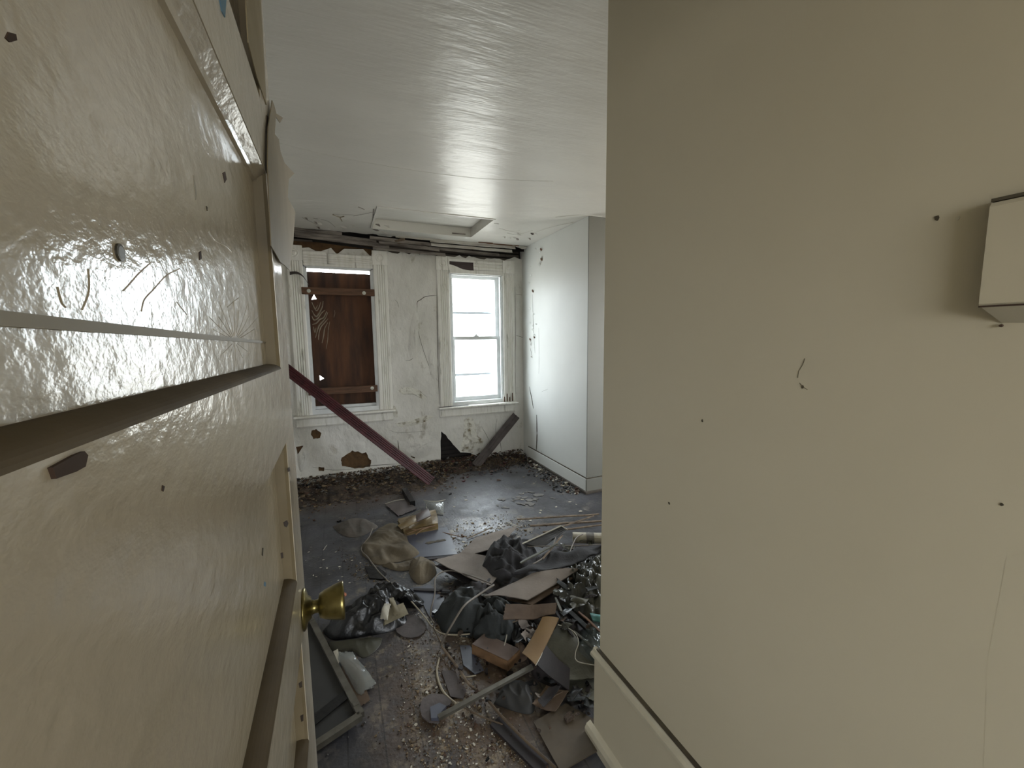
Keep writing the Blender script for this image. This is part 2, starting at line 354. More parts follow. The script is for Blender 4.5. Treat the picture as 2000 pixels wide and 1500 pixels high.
def patch(bm, c4, th, bulge=0, curl=(0, 0), nx=14, ny=14, rough=.004, seed=0, jag=.0, mi=0):
    """bent sheet from four corners (3-D); bulge lifts the middle, curl lifts the u / v ends"""
    A, Bc, C, D = [Vector(p) for p in c4]; nrm = (Bc-A).cross(D-A).normalized()
    if nrm.z < 0: nrm = -nrm
    T, Bo = [], []
    for j in range(ny+1):
        tr_, br_ = [], []
        for i in range(nx+1):
            u, v = i/nx, j/ny
            ju = u; jv = v
            if jag:
                if i in (0, nx): ju += jag*noise.noise(Vector((v*9, seed, i)))
                if j in (0, ny): jv += jag*noise.noise(Vector((u*9, seed+3, j)))
            p = A.lerp(Bc, ju).lerp(D.lerp(C, ju), jv)
            d = bulge*math.sin(math.pi*u)*math.sin(math.pi*v)+curl[0]*(2*u-1)**2+curl[1]*(2*v-1)**2 - (curl[0]+curl[1])*0
            d += rough*noise.noise(Vector((p.x*9, p.y*9, p.z*9+seed)))
            tr_.append(bm.verts.new(p+nrm*(d+th))); br_.append(bm.verts.new(p+nrm*d))
        T.append(tr_); Bo.append(br_)
    fs = []
    for j in range(ny):
        for i in range(nx):
            fs.append(bm.faces.new((T[j][i], T[j][i+1], T[j+1][i+1], T[j+1][i]))); fs.append(bm.faces.new((Bo[j][i], Bo[j+1][i], Bo[j+1][i+1], Bo[j][i+1])))
    for i in range(nx):
        fs.append(bm.faces.new((T[0][i], Bo[0][i], Bo[0][i+1], T[0][i+1]))); fs.append(bm.faces.new((T[ny][i+1], Bo[ny][i+1], Bo[ny][i], T[ny][i])))
    for j in range(ny):
        fs.append(bm.faces.new((T[j+1][0], Bo[j+1][0], Bo[j][0], T[j][0]))); fs.append(bm.faces.new((T[j][nx], Bo[j][nx], Bo[j+1][nx], T[j+1][nx])))
    for f in fs: f.material_index = mi
    return bm
def PP(pts): return [P(*p) for p in pts]
def sheetobj(name, pts, m, label, cat, th=.003, group=None, smooth=False, **kw):
    return tag(obj(name, patch(bmesh.new(), PP(pts), th, **kw), m, smooth=smooth), label, cat, group)
def plate(bm, pts, th):
    return extr(bm, pts, (0, 0, th))

# ------------------------------------------------------------------ the room
H, YB, XR, YRET, XL, A = 2.5, 4.55, 2.08, 3.15, -1.0, 0.077
S = dict(kind='structure')
fl_ = tag(obj('floor', B((-1.3, 3.6, -2.7, 4.8, -.06, 0)), M['floor']), **S)
rnd = random.Random(4)
# ceiling with hatch opening and torn edge at the window wall
edge = ragged((2.09, 4.47, H), (-1.1, 4.43, H), 60, .022, rnd, 1)
ceil_loop = [(-1.3, -2.7, H), (3.6, -2.7, H), (3.6, 3.3, H), (2.09, 3.3, H)] + edge + [(-1.3, 4.43, H)]
HX0, HX1, HY0, HY1 = .35, 1.36, 3.52, 4.22
hatch_hole = [(HX0, HY0, H), (HX1, HY0, H), (HX1, HY1, H), (HX0, HY1, H)]
ceiling = tag(obj('ceiling', sheet_holes([ceil_loop, hatch_hole], (0, 0, .022)), M['ceil']), **S)
tag(obj('ceiling', B((-1.3, 3.6, 3.9, 4.9, 2.98, 3.02), (-1.3, 3.6, -2.7, 3.9, 2.75, 2.79), (-1.3, 3.6, 3.88, 3.92, 2.75, 3.0), (2.10, 3.6, 3.3, 4.74, 2.501, 2.98), (-1.3, 3.6, 4.745, 4.9, 2.5, 3.0), (-1.4, -1.3, 3.9, 4.9, 2.4, 3.0)), M['void']), **S)
tag(obj('trim_4', B((-1.05, 2.09, 4.30, 4.34, 2.524, 2.66), (2.02, 2.06, 4.34, 4.7, 2.524, 2.66)), M['sheath']), **S)
# walls out of sight that close the room and the hall
tag(obj('wall_left', B((-1.12, XL, 0.0, 4.8, 0, 3.0)), M['plaster']), **S)
tag(obj('wall_front', B((-1.12, -.125, -.10, 0.0, 0, 3.0), (-.125, .80, -.10, -.002, 2.12, 3.0)), M['hall_wall']), **S)
tag(obj('wall_hall_left', B((-1.12, -1.0, -2.6, -.10, 0, 3.0)), M['hall_wall']), **S)
tag(obj('wall_hall_back', B((-1.0, -.95, -2.6, -2.5, 0, 3.0), (.45, .80, -2.6, -2.5, 0, 3.0), (-.95, .45, -2.6, -2.5, 0, .95), (-.95, .45, -2.6, -2.5, 2.05, 3.0)), M['hall_wall']), **S)
tag(obj('wall_far_right', B((3.5, 3.6, 1.11, 1.5, 0, 3.0), (3.5, 3.6, 2.5, 3.25, 0, 3.0), (3.5, 3.6, 1.5, 2.5, 0, .8), (3.5, 3.6, 1.5, 2.5, 2.2, 3.0)), M['rwall']), **S)  # opening in this unseen wall added to brighten the room
# near right wall, a big block whose corner closes the view
bm = B((.80, 3.6, -2.6, 1.115, 0, H-.001)); wall_hall = tag(obj('wall_right_near', bm, M['hall_wall']), **S)
bm = bmesh.new()   # a slightly uneven patched area of plaster low on the wall's near end
extr(bm, [(.8005, y, z) for y, z in ((.217, 1.153), (.222, 1.0), (.213, .84), (.205, .5), (.05, .4), (.02, 1.2), (.16, 1.22))], (-.0006, 0, 0))
obj('plaster_patch', bm, M['hall_wall'], wall_hall)
# nail holes and scuffs in the near wall
for i, (px, py, r) in enumerate(((1372, 822, .0035), (1307, 983, .0035), (1830, 426, .004), (1870, 426, .0035), (1568, 755, .003), (1700, 700, .0), (1957, 985, .002))):
    if not r: continue
    q = WX(px, py, .80); bm = bmesh.new()
    pts = [(q.x-.0001, q.y+r*math.cos(a_)*rnd.uniform(.5, 1), q.z+r*1.3*math.sin(a_)*rnd.uniform(.6, 1)) for a_ in [k*math.pi/4 for k in range(8)]]
    obj('nail_hole', extr(bm, pts, (-.0008, 0, 0)), M['gap_dark'] if i != 3 else M['hall_trim'], wall_hall)
for pl in (((1572, 700), (1568, 712), (1560, 725), (1558, 738)), ((1562, 748), (1568, 755), (1577, 761))):
    obj('scuff', tube(bmesh.new(), [WX(x, y, .7995) for x, y in pl], .0004, 5), M['gap_dark'], wall_hall)
# right wall block beside the windows and its return
wr = tag(obj('wall_right', B((XR, 3.6, YRET, 4.75, 0, H-.001)), M['rwall']), **S)
wrt = tag(obj('trim_5', B((XR, 3.5, YRET-.012, YRET, 0.15, H-.001)), M['return_shade']), **S)  # thin skin over the return face, carrying its darkened colour

# window wall: plaster skin, brown coat, dark boards, each with the two openings
W1 = (-.262, .385, .745, 2.185); W2 = (1.185, 1.825, .72, 2.19)
def loop_xz(pts, y): return [(x, y, z) for x, z in pts]
def rect(w, y): return loop_xz([(w[0], w[2]), (w[1], w[2]), (w[1], w[3]), (w[0], w[3])], y)
def holepx(px, jit=.006, sub=3, seed=0, y=YB):
    r_ = random.Random(seed); pts = [WY(x, yy, y) for x, yy in px]; out = []
    for i in range(len(pts)):
        a, b = pts[i], pts[(i+1) % len(pts)]
        for k in range(sub):
            q = a.lerp(b, k/sub); out.append((q.x+r_.uniform(-jit, jit), y, q.z+r_.uniform(-jit, jit)))
    return out
topz = [(-1.0, 2.36), (-.40, 2.345), (-.3, 2.335), (-.2, 2.35), (-.12, 2.31), (0, 2.36), (.05, 2.30), (.12, 2.36), (.3, 2.37), (.37, 2.30), (.40, 2.38), (.53, 2.375)]
r3 = random.Random(9); x = .55
while x < 2.08:
    topz.append((x, 2.368+r3.uniform(-.022, .012)+(.02 if x > 1.9 else 0))); x += r3.uniform(.025, .06)
topz.append((2.08, 2.44))
outer = [(2.08, -.0), (-1.0, -.0)] + topz
holes = [rect(W1, YB), rect(W2, YB),
  holepx([(862, 843), (871, 850), (885, 868), (899, 883), (921, 885), (929, 897), (905, 905), (861, 903), (860, 870)], .004, 3, 1),
  holepx([(666, 895), (688, 880), (702, 884), (715, 884), (725, 900), (722, 913), (693, 916), (667, 911)], .008, 4, 2),
  holepx([(609, 841), (618, 838), (627, 846), (625, 856), (612, 857), (607, 850)], .004, 3, 3),
  holepx([(578, 872), (592, 870), (596, 876), (588, 886), (580, 888)], .006, 2, 4),
  holepx([(622, 912), (634, 913), (633, 921), (622, 920)], .003, 2, 6),
  holepx([(798, 882), (806, 876), (811, 883), (816, 886), (810, 896), (803, 893)], .002, 2, 7)]
wall_back = tag(obj('wall_back', sheet_holes([loop_xz(outer, YB)] + holes, (0, .014, 0)), M['plaster']), **S)
tri_hole = holepx([(862, 843), (871, 850), (885, 868), (899, 883), (921, 885), (929, 897), (905, 905), (861, 903), (860, 870)], .002, 1, 1, YB+.015)
coat = obj('brown_coat', sheet_holes([loop_xz([(2.08, 0), (-1.0, 0), (-1.0, 2.40), (.52, 2.41), (.56, 2.30), (2.08, 2.30)], YB+.015), rect(W1, YB+.015), rect(W2, YB+.015), tri_hole], (0, .012, 0)), M['coat'], wall_back)
obj('upper_boards', sheet_holes([loop_xz([(2.08, 0), (-1.0, 0), (-1.0, 3.0), (2.08, 3.0)], YB+.06), rect(W1, YB+.06), rect(W2, YB+.06)], (0, .13, 0)), M['sheath'], wall_back)
for z in (2.262, 2.312, 2.362, 2.41, 2.46):     # wall lath still nailed over the windows
    x0 = -1.0
    while x0 < 2.0:
        x1 = min(x0+rnd.uniform(.5, 1.1), 2.05)
        obj('wall_lath', B((x0+.004, x1, YB+.029, YB+.037, z-.018+rnd.uniform(-.004, .004), z+.018)), M['topcoat'], wall_back); x0 = x1
for z in (.02, .07, .12, .17, .22):
    obj('wall_lath', B((.98, 1.6, YB+.035, YB+.043, z, z+.036)), M['sheath'], wall_back)
# peeled crusts and wrinkles on the plaster (raised curls along the photo's tears)
def crack(pts, y=None, xw=None, w=.004, m='gap_dark', parent=None, th=.0012):
    q = [WY(a, b, y) if y else WX(a, b, xw) for a, b in pts]
    bm = bmesh.new(); sp = spline(q, 5)
    tp = [.3+.7*math.sin(math.pi*(i+.6)/(len(sp)+.2)) for i in range(len(sp))]
    tube(bm, sp, w/2, 5, tp)
    return obj('crack', bm, M[m], parent)
for pts, w in (([(815, 600), (815, 590), (822, 585), (832, 579), (853, 577)], .007), ([(815, 590), (815, 630), (822, 668), (840, 720), (856, 745)], .004),
               ([(792, 704), (802, 703), (810, 696)], .004), ([(777, 860), (779, 880)], .008), ([(970, 818), (968, 840), (970, 860)], .004),
               ([(977, 862), (979, 880)], .005), ([(1008, 575), (1020, 576)], .003), ([(1008, 655), (1024, 660)], .004), ([(940, 832), (950, 850), (956, 862)], .004),
               ([(784, 757), (800, 769), (820, 766), (834, 776)], .004), ([(685, 913), (730, 909), (775, 906)], .006), ([(610, 912), (650, 918), (690, 916)], .004),
               ([(760, 840), (780, 845), (830, 842)], .003), ([(779, 600), (776, 590), (770, 585)], .003), ([(853, 550), (854, 640), (855, 700), (858, 790)], .007),
               ([(1006, 560), (1007, 640), (1006, 700), (1007, 770)], .005)):
    crack(pts, y=YB-.0005, w=w, parent=wall_back)
def crust(px, seed, m='plaster', y=YB, h=.012):
    q = [WY(a, b, y) for a, b in px]; c = sum(q, Vector())/len(q); bm = bmesh.new(); sp = spline(q+[q[0]], 5)[:-1]; n = len(sp); rs = []
    for j in range(7):
        t = j/6; rs.append([bm.verts.new(Vector((c.lerp(s, t).x, y-h*(1-t*t)*(.35+.9*abs(noise.noise(Vector((c.lerp(s, t).x*22, seed, c.lerp(s, t).z*30))))), c.lerp(s, t).z))) for s in sp])
    for j in range(6):
        for k in range(n): bm.faces.new((rs[j][k], rs[j+1][k], rs[j+1][(k+1) % n], rs[j][(k+1) % n]))
    return obj('plaster_bulge', bm, M[m], wall_back, smooth=True)
M['bulge'] = mat('stained_plaster_bulge', (.85, .84, .80), .6, (.50, .45, .35), 15, 8, .50, .68, bump=.8, bscale=34, bdist=.015)
crust([(778, 762), (795, 756), (818, 762), (834, 776), (826, 780), (808, 771), (786, 770)], 1, 'bulge')
crust([(772, 827), (800, 822), (832, 812), (846, 813), (838, 820), (812, 830), (782, 834)], 2, 'bulge')
crust([(906, 820), (920, 815), (928, 830), (932, 850), (945, 862), (940, 885), (918, 884), (900, 878), (905, 850)], 3, 'bulge', h=.035)
crust([(768, 790), (775, 800), (777, 815), (768, 812)], 4, 'bulge')
crust([(580, 890), (600, 862), (612, 866), (600, 905), (586, 922)], 5, 'plaster', h=.05)
crust([(800, 640), (812, 600), (818, 640), (812, 700), (798, 690)], 6, 'plaster', h=.03)
crust([(835, 690), (848, 680), (852, 740), (840, 730)], 7, 'plaster', h=.03)
crust([(790, 860), (830, 848), (853, 860), (850, 880), (820, 895), (786, 880)], 8, 'plaster', h=.025)
# right wall cracks
for pts, w in (([(1048, 810), (1049, 850), (1047, 884)], .014), ([(1034, 755), (1039, 780), (1042, 798)], .012), ([(1040, 575), (1041, 610), (1042, 650), (1045, 690)], .004),
               ([(1052, 640), (1053, 700), (1052, 730)], .002), ([(1036, 680), (1040, 700)], .004), ([(1058, 765), (1070, 760)], .002), ([(1057, 880), (1056, 900)], .003)):
    crack(pts, xw=XR-.0005, w=w, parent=wr)
r5 = random.Random(5)
for i in range(26):     # blistered flakes up the corner
    px, py = 1040+r5.gauss(0, 4), r5.uniform(505, 720)
    if i < 9: px, py = r5.uniform(1036, 1060), r5.uniform(470, 520)
    q = WX(px, py, XR); r_ = r5.uniform(.006, .02); bm = bmesh.new()
    pts = [(q.x-.001, q.y+r_*math.cos(k*math.pi/3)*r5.uniform(.5, 1.1), q.z+r_*1.3*math.sin(k*math.pi/3)*r5.uniform(.5, 1.1)) for k in range(6)]
    pts2 = [(p[0]-(.012 if k < 3 else .001), p[1], p[2]) for k, p in enumerate(pts)]
    bm = bmesh.new(); extr(bm, pts2, (-.0012, 0, 0)); obj('paint_blister', bm, M['rwall'] if i % 5 else M['batten'], wr)
# baseboards
def bb(name, boxes, m, parent=None): return tag(obj(name, B(*boxes, bevel=.002), m, parent), **S)
b1 = bb('baseboard_right', [(XR-.014, XR, 3.136, 4.45, 0, .135)], M['rwall'])
obj('shadow_gap', B((XR-.009, XR-.0002, 3.14, 4.40, .135, .143)), M['gap_dark'], b1)
b2 = bb('baseboard_right_return', [(XR-.014, 3.5, 3.122, 3.138, 0, .135)], M['return_shade'])
obj('shadow_gap', B((XR-.008, 3.5, 3.13, 3.1379, .135, .143)), M['gap_dark'], b2)
bb('trim_6', [(XR-.034, XR-.014, 3.10, 4.35, 0, .022), (XR-.014, 3.5, 3.10, 3.122, 0, .022)], M['leather'])
b3 = bb('baseboard_hall', [(.783, .7998, -.3, 1.125, 0, .315), (.7998, .95, 1.1152, 1.13, 0, .315)], M['hall_wall'])
bm = bmesh.new(); prof = [(.7998, .315), (.781, .315), (.774, .322), (.776, .330), (.784, .335), (.788, .343), (.7998, .346)]
extr(bm, [(x, -.3, z) for x, z in prof], (0, 1.438, 0)); obj('cap_moulding', bm, M['hall_trim'], b3)
obj('shadow_gap', B((.7885, .7999, -.3, 1.12, .3462, .3515)), M['gap_dark'], b3)
bm = bmesh.new(); prof = [(.7828, 0), (.760, 0), (.759, .03), (.766, .045), (.7828, .052)]
extr(bm, [(x, -.3, z) for x, z in prof], (0, 1.445, 0)); obj('shoe_moulding', bm, M['hall_trim'], b3)
# broken base of the window wall
bm = bmesh.new(); rr = random.Random(3)
up_e = [(x_, 4.548, .045+.022*noise.noise(Vector((x_*5, 0, 2)))+.02*(x_ < .9)) for x_ in [(-1+k*.04) for k in range(50)]]
extr(bm, [(-1, 4.548, 0)]+up_e+[(.96, 4.548, 0)], (0, -.03, 0)); b4 = tag(obj('baseboard_back', bm, M['plaster']), **S)
bb('trim_7', [(.98, 1.35, 4.49, 4.548, 0, .055)], M['batten'])

# ------------------------------------------------------------------ windows
def fluted(x0, x1, z0, z1, y=YB, d=.022, n=4):
    bm = bmesh.new(); w = x1-x0; prof = [(x0, y), (x0, y-d*.75), (x0+w*.06, y-d), (x0+w*.16, y-d)]
    s0, s1 = x0+w*.2, x1-w*.2
    for i in range(n):
        a, b = s0+(s1-s0)*i/n, s0+(s1-s0)*(i+1)/n
        prof += [(a+.001, y-d), (a+(b-a)*.25, y-d+.006), (a+(b-a)*.5, y-d+.008), (a+(b-a)*.75, y-d+.006), (b-.001, y-d)]
    prof += [(x1-w*.16, y-d), (x1-w*.06, y-d), (x1, y-d*.75), (x1, y)]
    return extr(bm, [(px, py, z0) for px, py in prof], (0, 0, z1-z0))
def fluted_h(x0, x1, z0, z1, y=YB, d=.022, n=3, torn=None):
    bm = bmesh.new(); w = z1-z0; prof = [(y, z0), (y-d*.75, z0), (y-d, z0+w*.06), (y-d, z0+w*.16)]
    s0, s1 = z0+w*.2, z1-w*.2
    for i in range(n):
        a, b = s0+(s1-s0)*i/n, s0+(s1-s0)*(i+1)/n
        prof += [(y-d, a+.001), (y-d+.006, a+(b-a)*.3), (y-d+.007, a+(b-a)*.7), (y-d, b-.001)]
    prof += [(y-d, z1-w*.1), (y-d*.7, z1), (y, z1)]
    return extr(bm, [(x0, py, pz) for py, pz in prof], (x1-x0, 0, 0))
def block(x0, x1, z0, z1):
    bm = B((x0, x1, YB-.028, YB, z0, z1), bevel=.002); c = ((x0+x1)/2, YB-.028, (z0+z1)/2)
    lathe(bm, [(0, .042), (.004, .042), (.006, .036), (.002, .030), (.002, .024), (.008, .016), (.009, .002)], c, (0, -1, 0), 24); return bm
def stool(x0, x1, z, par):
    bm = bmesh.new(); prof = [(YB+.05, z-.024), (YB-.075, z-.024), (YB-.085, z-.018), (YB-.085, z-.008), (YB-.078, z), (YB+.05, z)]
    extr(bm, [(x0, a, b) for a, b in prof], (x1-x0, 0, 0)); obj('sill', bm, M['wtrim'], par)
    bm = bmesh.new(); prof = [(YB, z-.125), (YB-.022, z-.125), (YB-.030, z-.112), (YB-.022, z-.100), (YB-.020, z-.045), (YB-.034, z-.026), (YB, z-.026)]
    extr(bm, [(x0+.02, a, b) for a, b in prof], (x1-x0-.04, 0, 0)); obj('apron', bm, M['wtrim'], par)
w1 = tag(empty('window_1'), **S); w2 = tag(empty('window_2'), **S)
for par, W, cx, ztop, zs in ((w1, W1, (-.40, -.262, .385, .525), 2.36, .705), (w2, W2, (1.045, 1.185, 1.825, 1.965), 2.345, .685)):
    obj('casing', fluted(cx[0], cx[1], zs, ztop-.145), M['wtrim'], par); obj('casing', fluted(cx[2], cx[3], zs, ztop-.145), M['wtrim'], par)
    obj('corner_block', block(cx[0]-.004, cx[1]+.004, ztop-.145, ztop), M['wtrim'], par); obj('corner_block', block(cx[2]-.004, cx[3]+.004, ztop-.145, ztop), M['wtrim'], par)
    stool(cx[0]-.03, cx[3]+.015, zs, par)
    # jambs lining the opening, with a stop
    for nm, bx in (('jamb', (W[0]-.001, W[0]+.018, YB-.004, 4.76, W[2], W[3])), ('jamb', (W[1]-.018, W[1]+.001, YB-.004, 4.76, W[2], W[3])), ('head_jamb', (W[0], W[1], YB-.004, 4.76, W[3]-.018, W[3]+.001)), ('sill_board', (W[0]+.001, W[1]-.001, YB-.012, 4.80, zs+.0005, W[2]+.006))):
        obj(nm, B(bx), M['sash'], par)
    for bx in ((W[0]+.018, W[0]+.030, YB+.006, YB+.024, W[2], W[3]-.018), (W[1]-.030, W[1]-.018, YB+.006, YB+.024, W[2], W[3]-.018), (W[0]+.018, W[1]-.018, YB+.006, YB+.024, W[3]-.030, W[3]-.018)):
        obj('stop', B(bx), M['sash'], par)
# head casings: window 1 split and missing plaster above; window 2 with its left half fallen off, dark wood behind
obj('head_casing', fluted_h(-.255, -.045, 2.200, 2.318), M['wtrim'], w1)
obj('head_casing', fluted_h(-.03, .381, 2.200, 2.305), M['wtrim'], w1)
def jagged_strip(x0, x1, z0, z1, y0, y1, seed, m, name, par, ztop_amp=.012):
    r_ = random.Random(seed); top = [(x0+(x1-x0)*k/14, y0, z1+r_.uniform(-ztop_amp, ztop_amp)) for k in range(15)]
    bm = bmesh.new(); extr(bm, [(x0, y0, z0)]+top+[(x1, y0, z0)], (0, y1-y0, 0)); return obj(name, bm, M[m], par)
jagged_strip(-.255, .381, 2.175, 2.20, YB-.02, YB, 3, 'wtrim', 'inner_head', w1, .003)
M['darkwood'] = mat('exposed_dark_wood', (.30, .255, .25), .8, (.22, .18, .175), 10, 6, stretch=(.5, 1, 5))
obj('head_casing', fluted_h(1.47, 1.821, 2.222, 2.325), M['wtrim'], w2)
obj('head_backing', B((1.19, 1.475, YB-.008, YB, 2.20, 2.305)), M['darkwood'], w2)
obj('head_casing', B((1.19, 1.48, YB-.016, YB, 2.302, 2.327)), M['wtrim'], w2)
bm = bmesh.new(); extr(bm, [(x_, YB-.017, z_) for x_, z_ in ((1.19, 2.175), (1.821, 2.175), (1.821, 2.225), (1.55, 2.216), (1.43, 2.212), (1.34, 2.222), (1.25, 2.255), (1.19, 2.268))], (0, .017, 0)); obj('inner_head', bm, M['wtrim'], w2)
# splintered foot of the right casing
for i in range(9):
    x0 = 1.80+i*.017; obj('splinter', B((x0, x0+.008, YB-.03, YB-.02, .69, .74+rnd.uniform(0, .06))), M['batten'] if i % 2 else M['wtrim'], w2)
obj('bare_sill_edge', B((1.02, 1.36, YB-.07, YB-.03, .6852, .6875)), M['carddk'], w2)
# window 2 sashes
def sash(par, name, x0, x1, z0, z1, y, bot, top, lock=False):
    e = obj(name, B((x0, x0+.045, y, y+.032, z0, z1), (x1-.045, x1, y, y+.032, z0, z1), (x0+.045, x1-.045, y, y+.032, z0, z0+bot), (x0+.045, x1-.045, y, y+.032, z1-top, z1)), M['sash'], par)
    obj('glass_pane', B((x0+.044, x1-.044, y+.014, y+.018, z0+bot-.001, z1-top+.001)), M['glass'], e); return e
su = sash(w2, 'upper_sash', 1.203, 1.807, 1.435, 2.172, 4.645, .034, .038)
sl = sash(w2, 'lower_sash', 1.203, 1.807, .724, 1.475, 4.605, .05, .036)
bm = B((1.485, 1.535, 4.600, 4.642, 1.4752, 1.487)); lathe(bm, [(0, .014), (.010, .013), (.018, .004)], (1.51, 4.62, 1.486), (0, 0, 1), 14); obj('sash_lock', bm, M['sash'], sl)
obj('storm_frame', B((1.203, 1.22, 4.71, 4.72, .73, 2.172), (1.79, 1.807, 4.71, 4.72, .73, 2.172), (1.22, 1.79, 4.71, 4.718, 1.737, 1.764), (1.22, 1.79, 4.71, 4.718, 1.010, 1.036)), M['alum'], w2)
# window 1: bottom rail left in the opening
obj('sash_rail', B((-.243, .366, 4.60, 4.63, .746, .776)), M['sash'], w1)

# plywood blocking window 1
BX0, BX1, BZ0, BZ1, BY = -.262+.019, .385-.019, .751, 2.137, 4.665
tA = [WY(x, y, BY) for x, y in ((608, 585), (618, 584), (613, 575))]; tB = [WY(x, y, BY) for x, y in ((624, 733), (633, 739), (625, 743))]
ply = tag(obj('plywood_board', sheet_holes([[(BX0, BY, BZ0), (BX1, BY, BZ0), (BX1, BY, BZ1), (BX0, BY, BZ1)], [tuple(p) for p in tA], [tuple(p) for p in tB]], (0, .015, 0)), M['ply']),
          'dark brown plywood board bolted across the left window, daylight showing above it', 'board')
for z0, z1, xa, xb, sc_, m_ in ((1.898, 1.965, -.285, .388, ((-.222, 1.930), (.285, 1.925)), 'batten'), (.905, .972, -.285, .372, ((.318, .945),), 'batten')):
    bm = B((xa+.02 if xa < -.262 else xa, xb-.02, YB-.002-.034, YB-.004, z0, z1), bevel=.003)
    bm = B((xa, xb, YB-.040, YB-.006 if False else YB-.004, z0, z1), bevel=.003)
    bt = obj('batten', bm, M[m_], ply)
    for sx_, sz_ in sc_:
        obj('screw', lathe(bmesh.new(), [(0, .018), (.003, .018), (.004, .012), (.004, .009), (.010, .008), (.011, .002)], (sx_, YB-.040, sz_), (0, -1, 0), 18), M['screw'], bt)
# pale veins of the delaminated veneer
rv = random.Random(11)
def vein(pts, w):
    q = [WY(a, b, BY-.001) for a, b in pts]; sp = spline(q, 5); bm = bmesh.new()
    tube(bm, sp, w*.8, 4, [.35+.65*math.sin(math.pi*(i+.8)/(len(sp)+.6)) for i in range(len(sp))])
    obj('peeled_veneer', bm, M['peelply'], ply)
for pts, w in (([(609, 590), (613, 600), (618, 607), (623, 600), (626, 590)], .007), ([(609, 606), (613, 614), (618, 618), (624, 610), (629, 600), (631, 588)], .009),
               ([(609, 617), (613, 625), (620, 622), (627, 612), (634, 606)], .009), ([(610, 634), (618, 631), (624, 624), (632, 620), (638, 608)], .009),
               ([(616, 660), (619, 648), (623, 636), (630, 628), (636, 620), (640, 610)], .009), ([(622, 664), (623, 650), (627, 638), (634, 630), (641, 622)], .008),
               ([(629, 670), (632, 655), (634, 642), (640, 630)], .007), ([(637, 682), (640, 662), (641, 646), (644, 628)], .005), ([(612, 638), (615, 650), (617, 640)], .006),
               ([(652, 620), (654, 612), (653, 606)], .003), ([(620, 596), (616, 603), (612, 596)], .005)): vein(pts, w)

# curl of paint hanging from left casing of window 1
bm = bmesh.new(); q = [WY(x, y, 4.50) for x, y in ((566, 534), (580, 533), (592, 540), (603, 556))]
sp = spline(q, 6); prev = None
for i, p in enumerate(sp):
    w_ = .030*(1-i/len(sp))+.004; a = bm.verts.new(p+Vector((0, 0, w_/2))); b_ = bm.verts.new(p-Vector((0, .012, w_/2))); c_ = bm.verts.new(p+Vector((0, .002, w_/2)))
    if prev: bm.faces.new((prev[0], a, b_, prev[1])); bm.faces.new((prev[1], b_, c_, prev[2])); bm.faces.new((prev[2], c_, a, prev[0]))
    prev = (a, b_, c_)
obj('paint_curl', bm, M['greyboard'], w1, smooth=False)

# ------------------------------------------------------------------ hatch in the ceiling
ht = tag(empty('ceiling_hatch'), 'white painted attic hatch set into the ceiling in front of the windows', 'hatch')
t_ = .018
obj('frame', B((HX0+.002, HX0+t_, HY0+.002, HY1-.002, H-.006, H+.13), (HX1-t_, HX1-.002, HY0+.002, HY1-.002, H-.006, H+.13), (HX0+t_, HX1-t_, HY0+.002, HY0+t_, H-.006, H+.13), (HX0+t_, HX1-t_, HY1-t_, HY1-.002, H-.006, H+.13)), M['ceil'], ht)
obj('hatch_panel', B((HX0+t_+.002, HX1-t_-.002, HY0+t_+.002, HY1-t_-.002, H+.085, H+.105)), M['ceil'], ht)

# ------------------------------------------------------------------ torn lath strips under the ceiling edge
def W_(px, py, y): 
    p = WY(px, py, y); return p
laths = [
 ((574, 444), (668, 458), 4.455, .040, 'lathg', 'highest soot-grey lath strip at the far left of the torn ceiling edge'),
 ((572, 451), (735, 472), 4.47, .042, 'lathg', 'long grey lath strip second below the ceiling edge over the boarded window'),
 ((576, 459), (760, 482), 4.485, .040, 'lathg', 'third long grey lath strip over the boarded window, just above the black gap'),
 ((610, 470), (735, 486), 4.50, .026, 'void', 'black strip drawn as the unlit gap over the boarded window head casing'),  # shade of the gap painted as a strip
 ((722, 464), (842, 478), 4.46, .040, 'lathg', 'grey lath strip beside the torn tan flap, upper one between the windows'),
 ((740, 474), (858, 488), 4.475, .040, 'lathg', 'grey lath strip between the windows, under the upper one'),
 ((728, 484), (870, 498), 4.49, .036, 'lathg', 'lowest grey lath strip above the wrinkled plaster between the windows'),
 ((772, 458), (846, 467), 4.44, .040, 'lathw', 'short whitewashed lath strip left of the long white ones, near the hatch'),
 ((842, 462), (992, 477), 4.435, .034, 'lathw', 'topmost long white lath strip hanging above the right window'),
 ((840, 470), (1006, 484), 4.45, .036, 'lathw', 'long white lath strip second from the top above the right window'),
 ((836, 477), (1000, 491), 4.47, .034, 'lathw', 'third long white lath strip above the right window'),
 ((838, 484), (975, 498), 4.49, .030, 'lathg', 'grey lath strip sagging lowest over the right window head'),
 ((934, 461), (962, 464), 4.40, .030, 'lathb', 'short bare brown lath stub beside the hatch corner'),
 ((950, 465), (1013, 472), 4.42, .028, 'lathb', 'bare brown lath strip at the ceiling tear beside the hatch'),
 ((975, 490), (1030, 489), 4.51, .034, 'void', 'nearly black strip drawn as the unlit hole in the room corner over the right window'),  # darkness of the corner hole painted as a strip
]
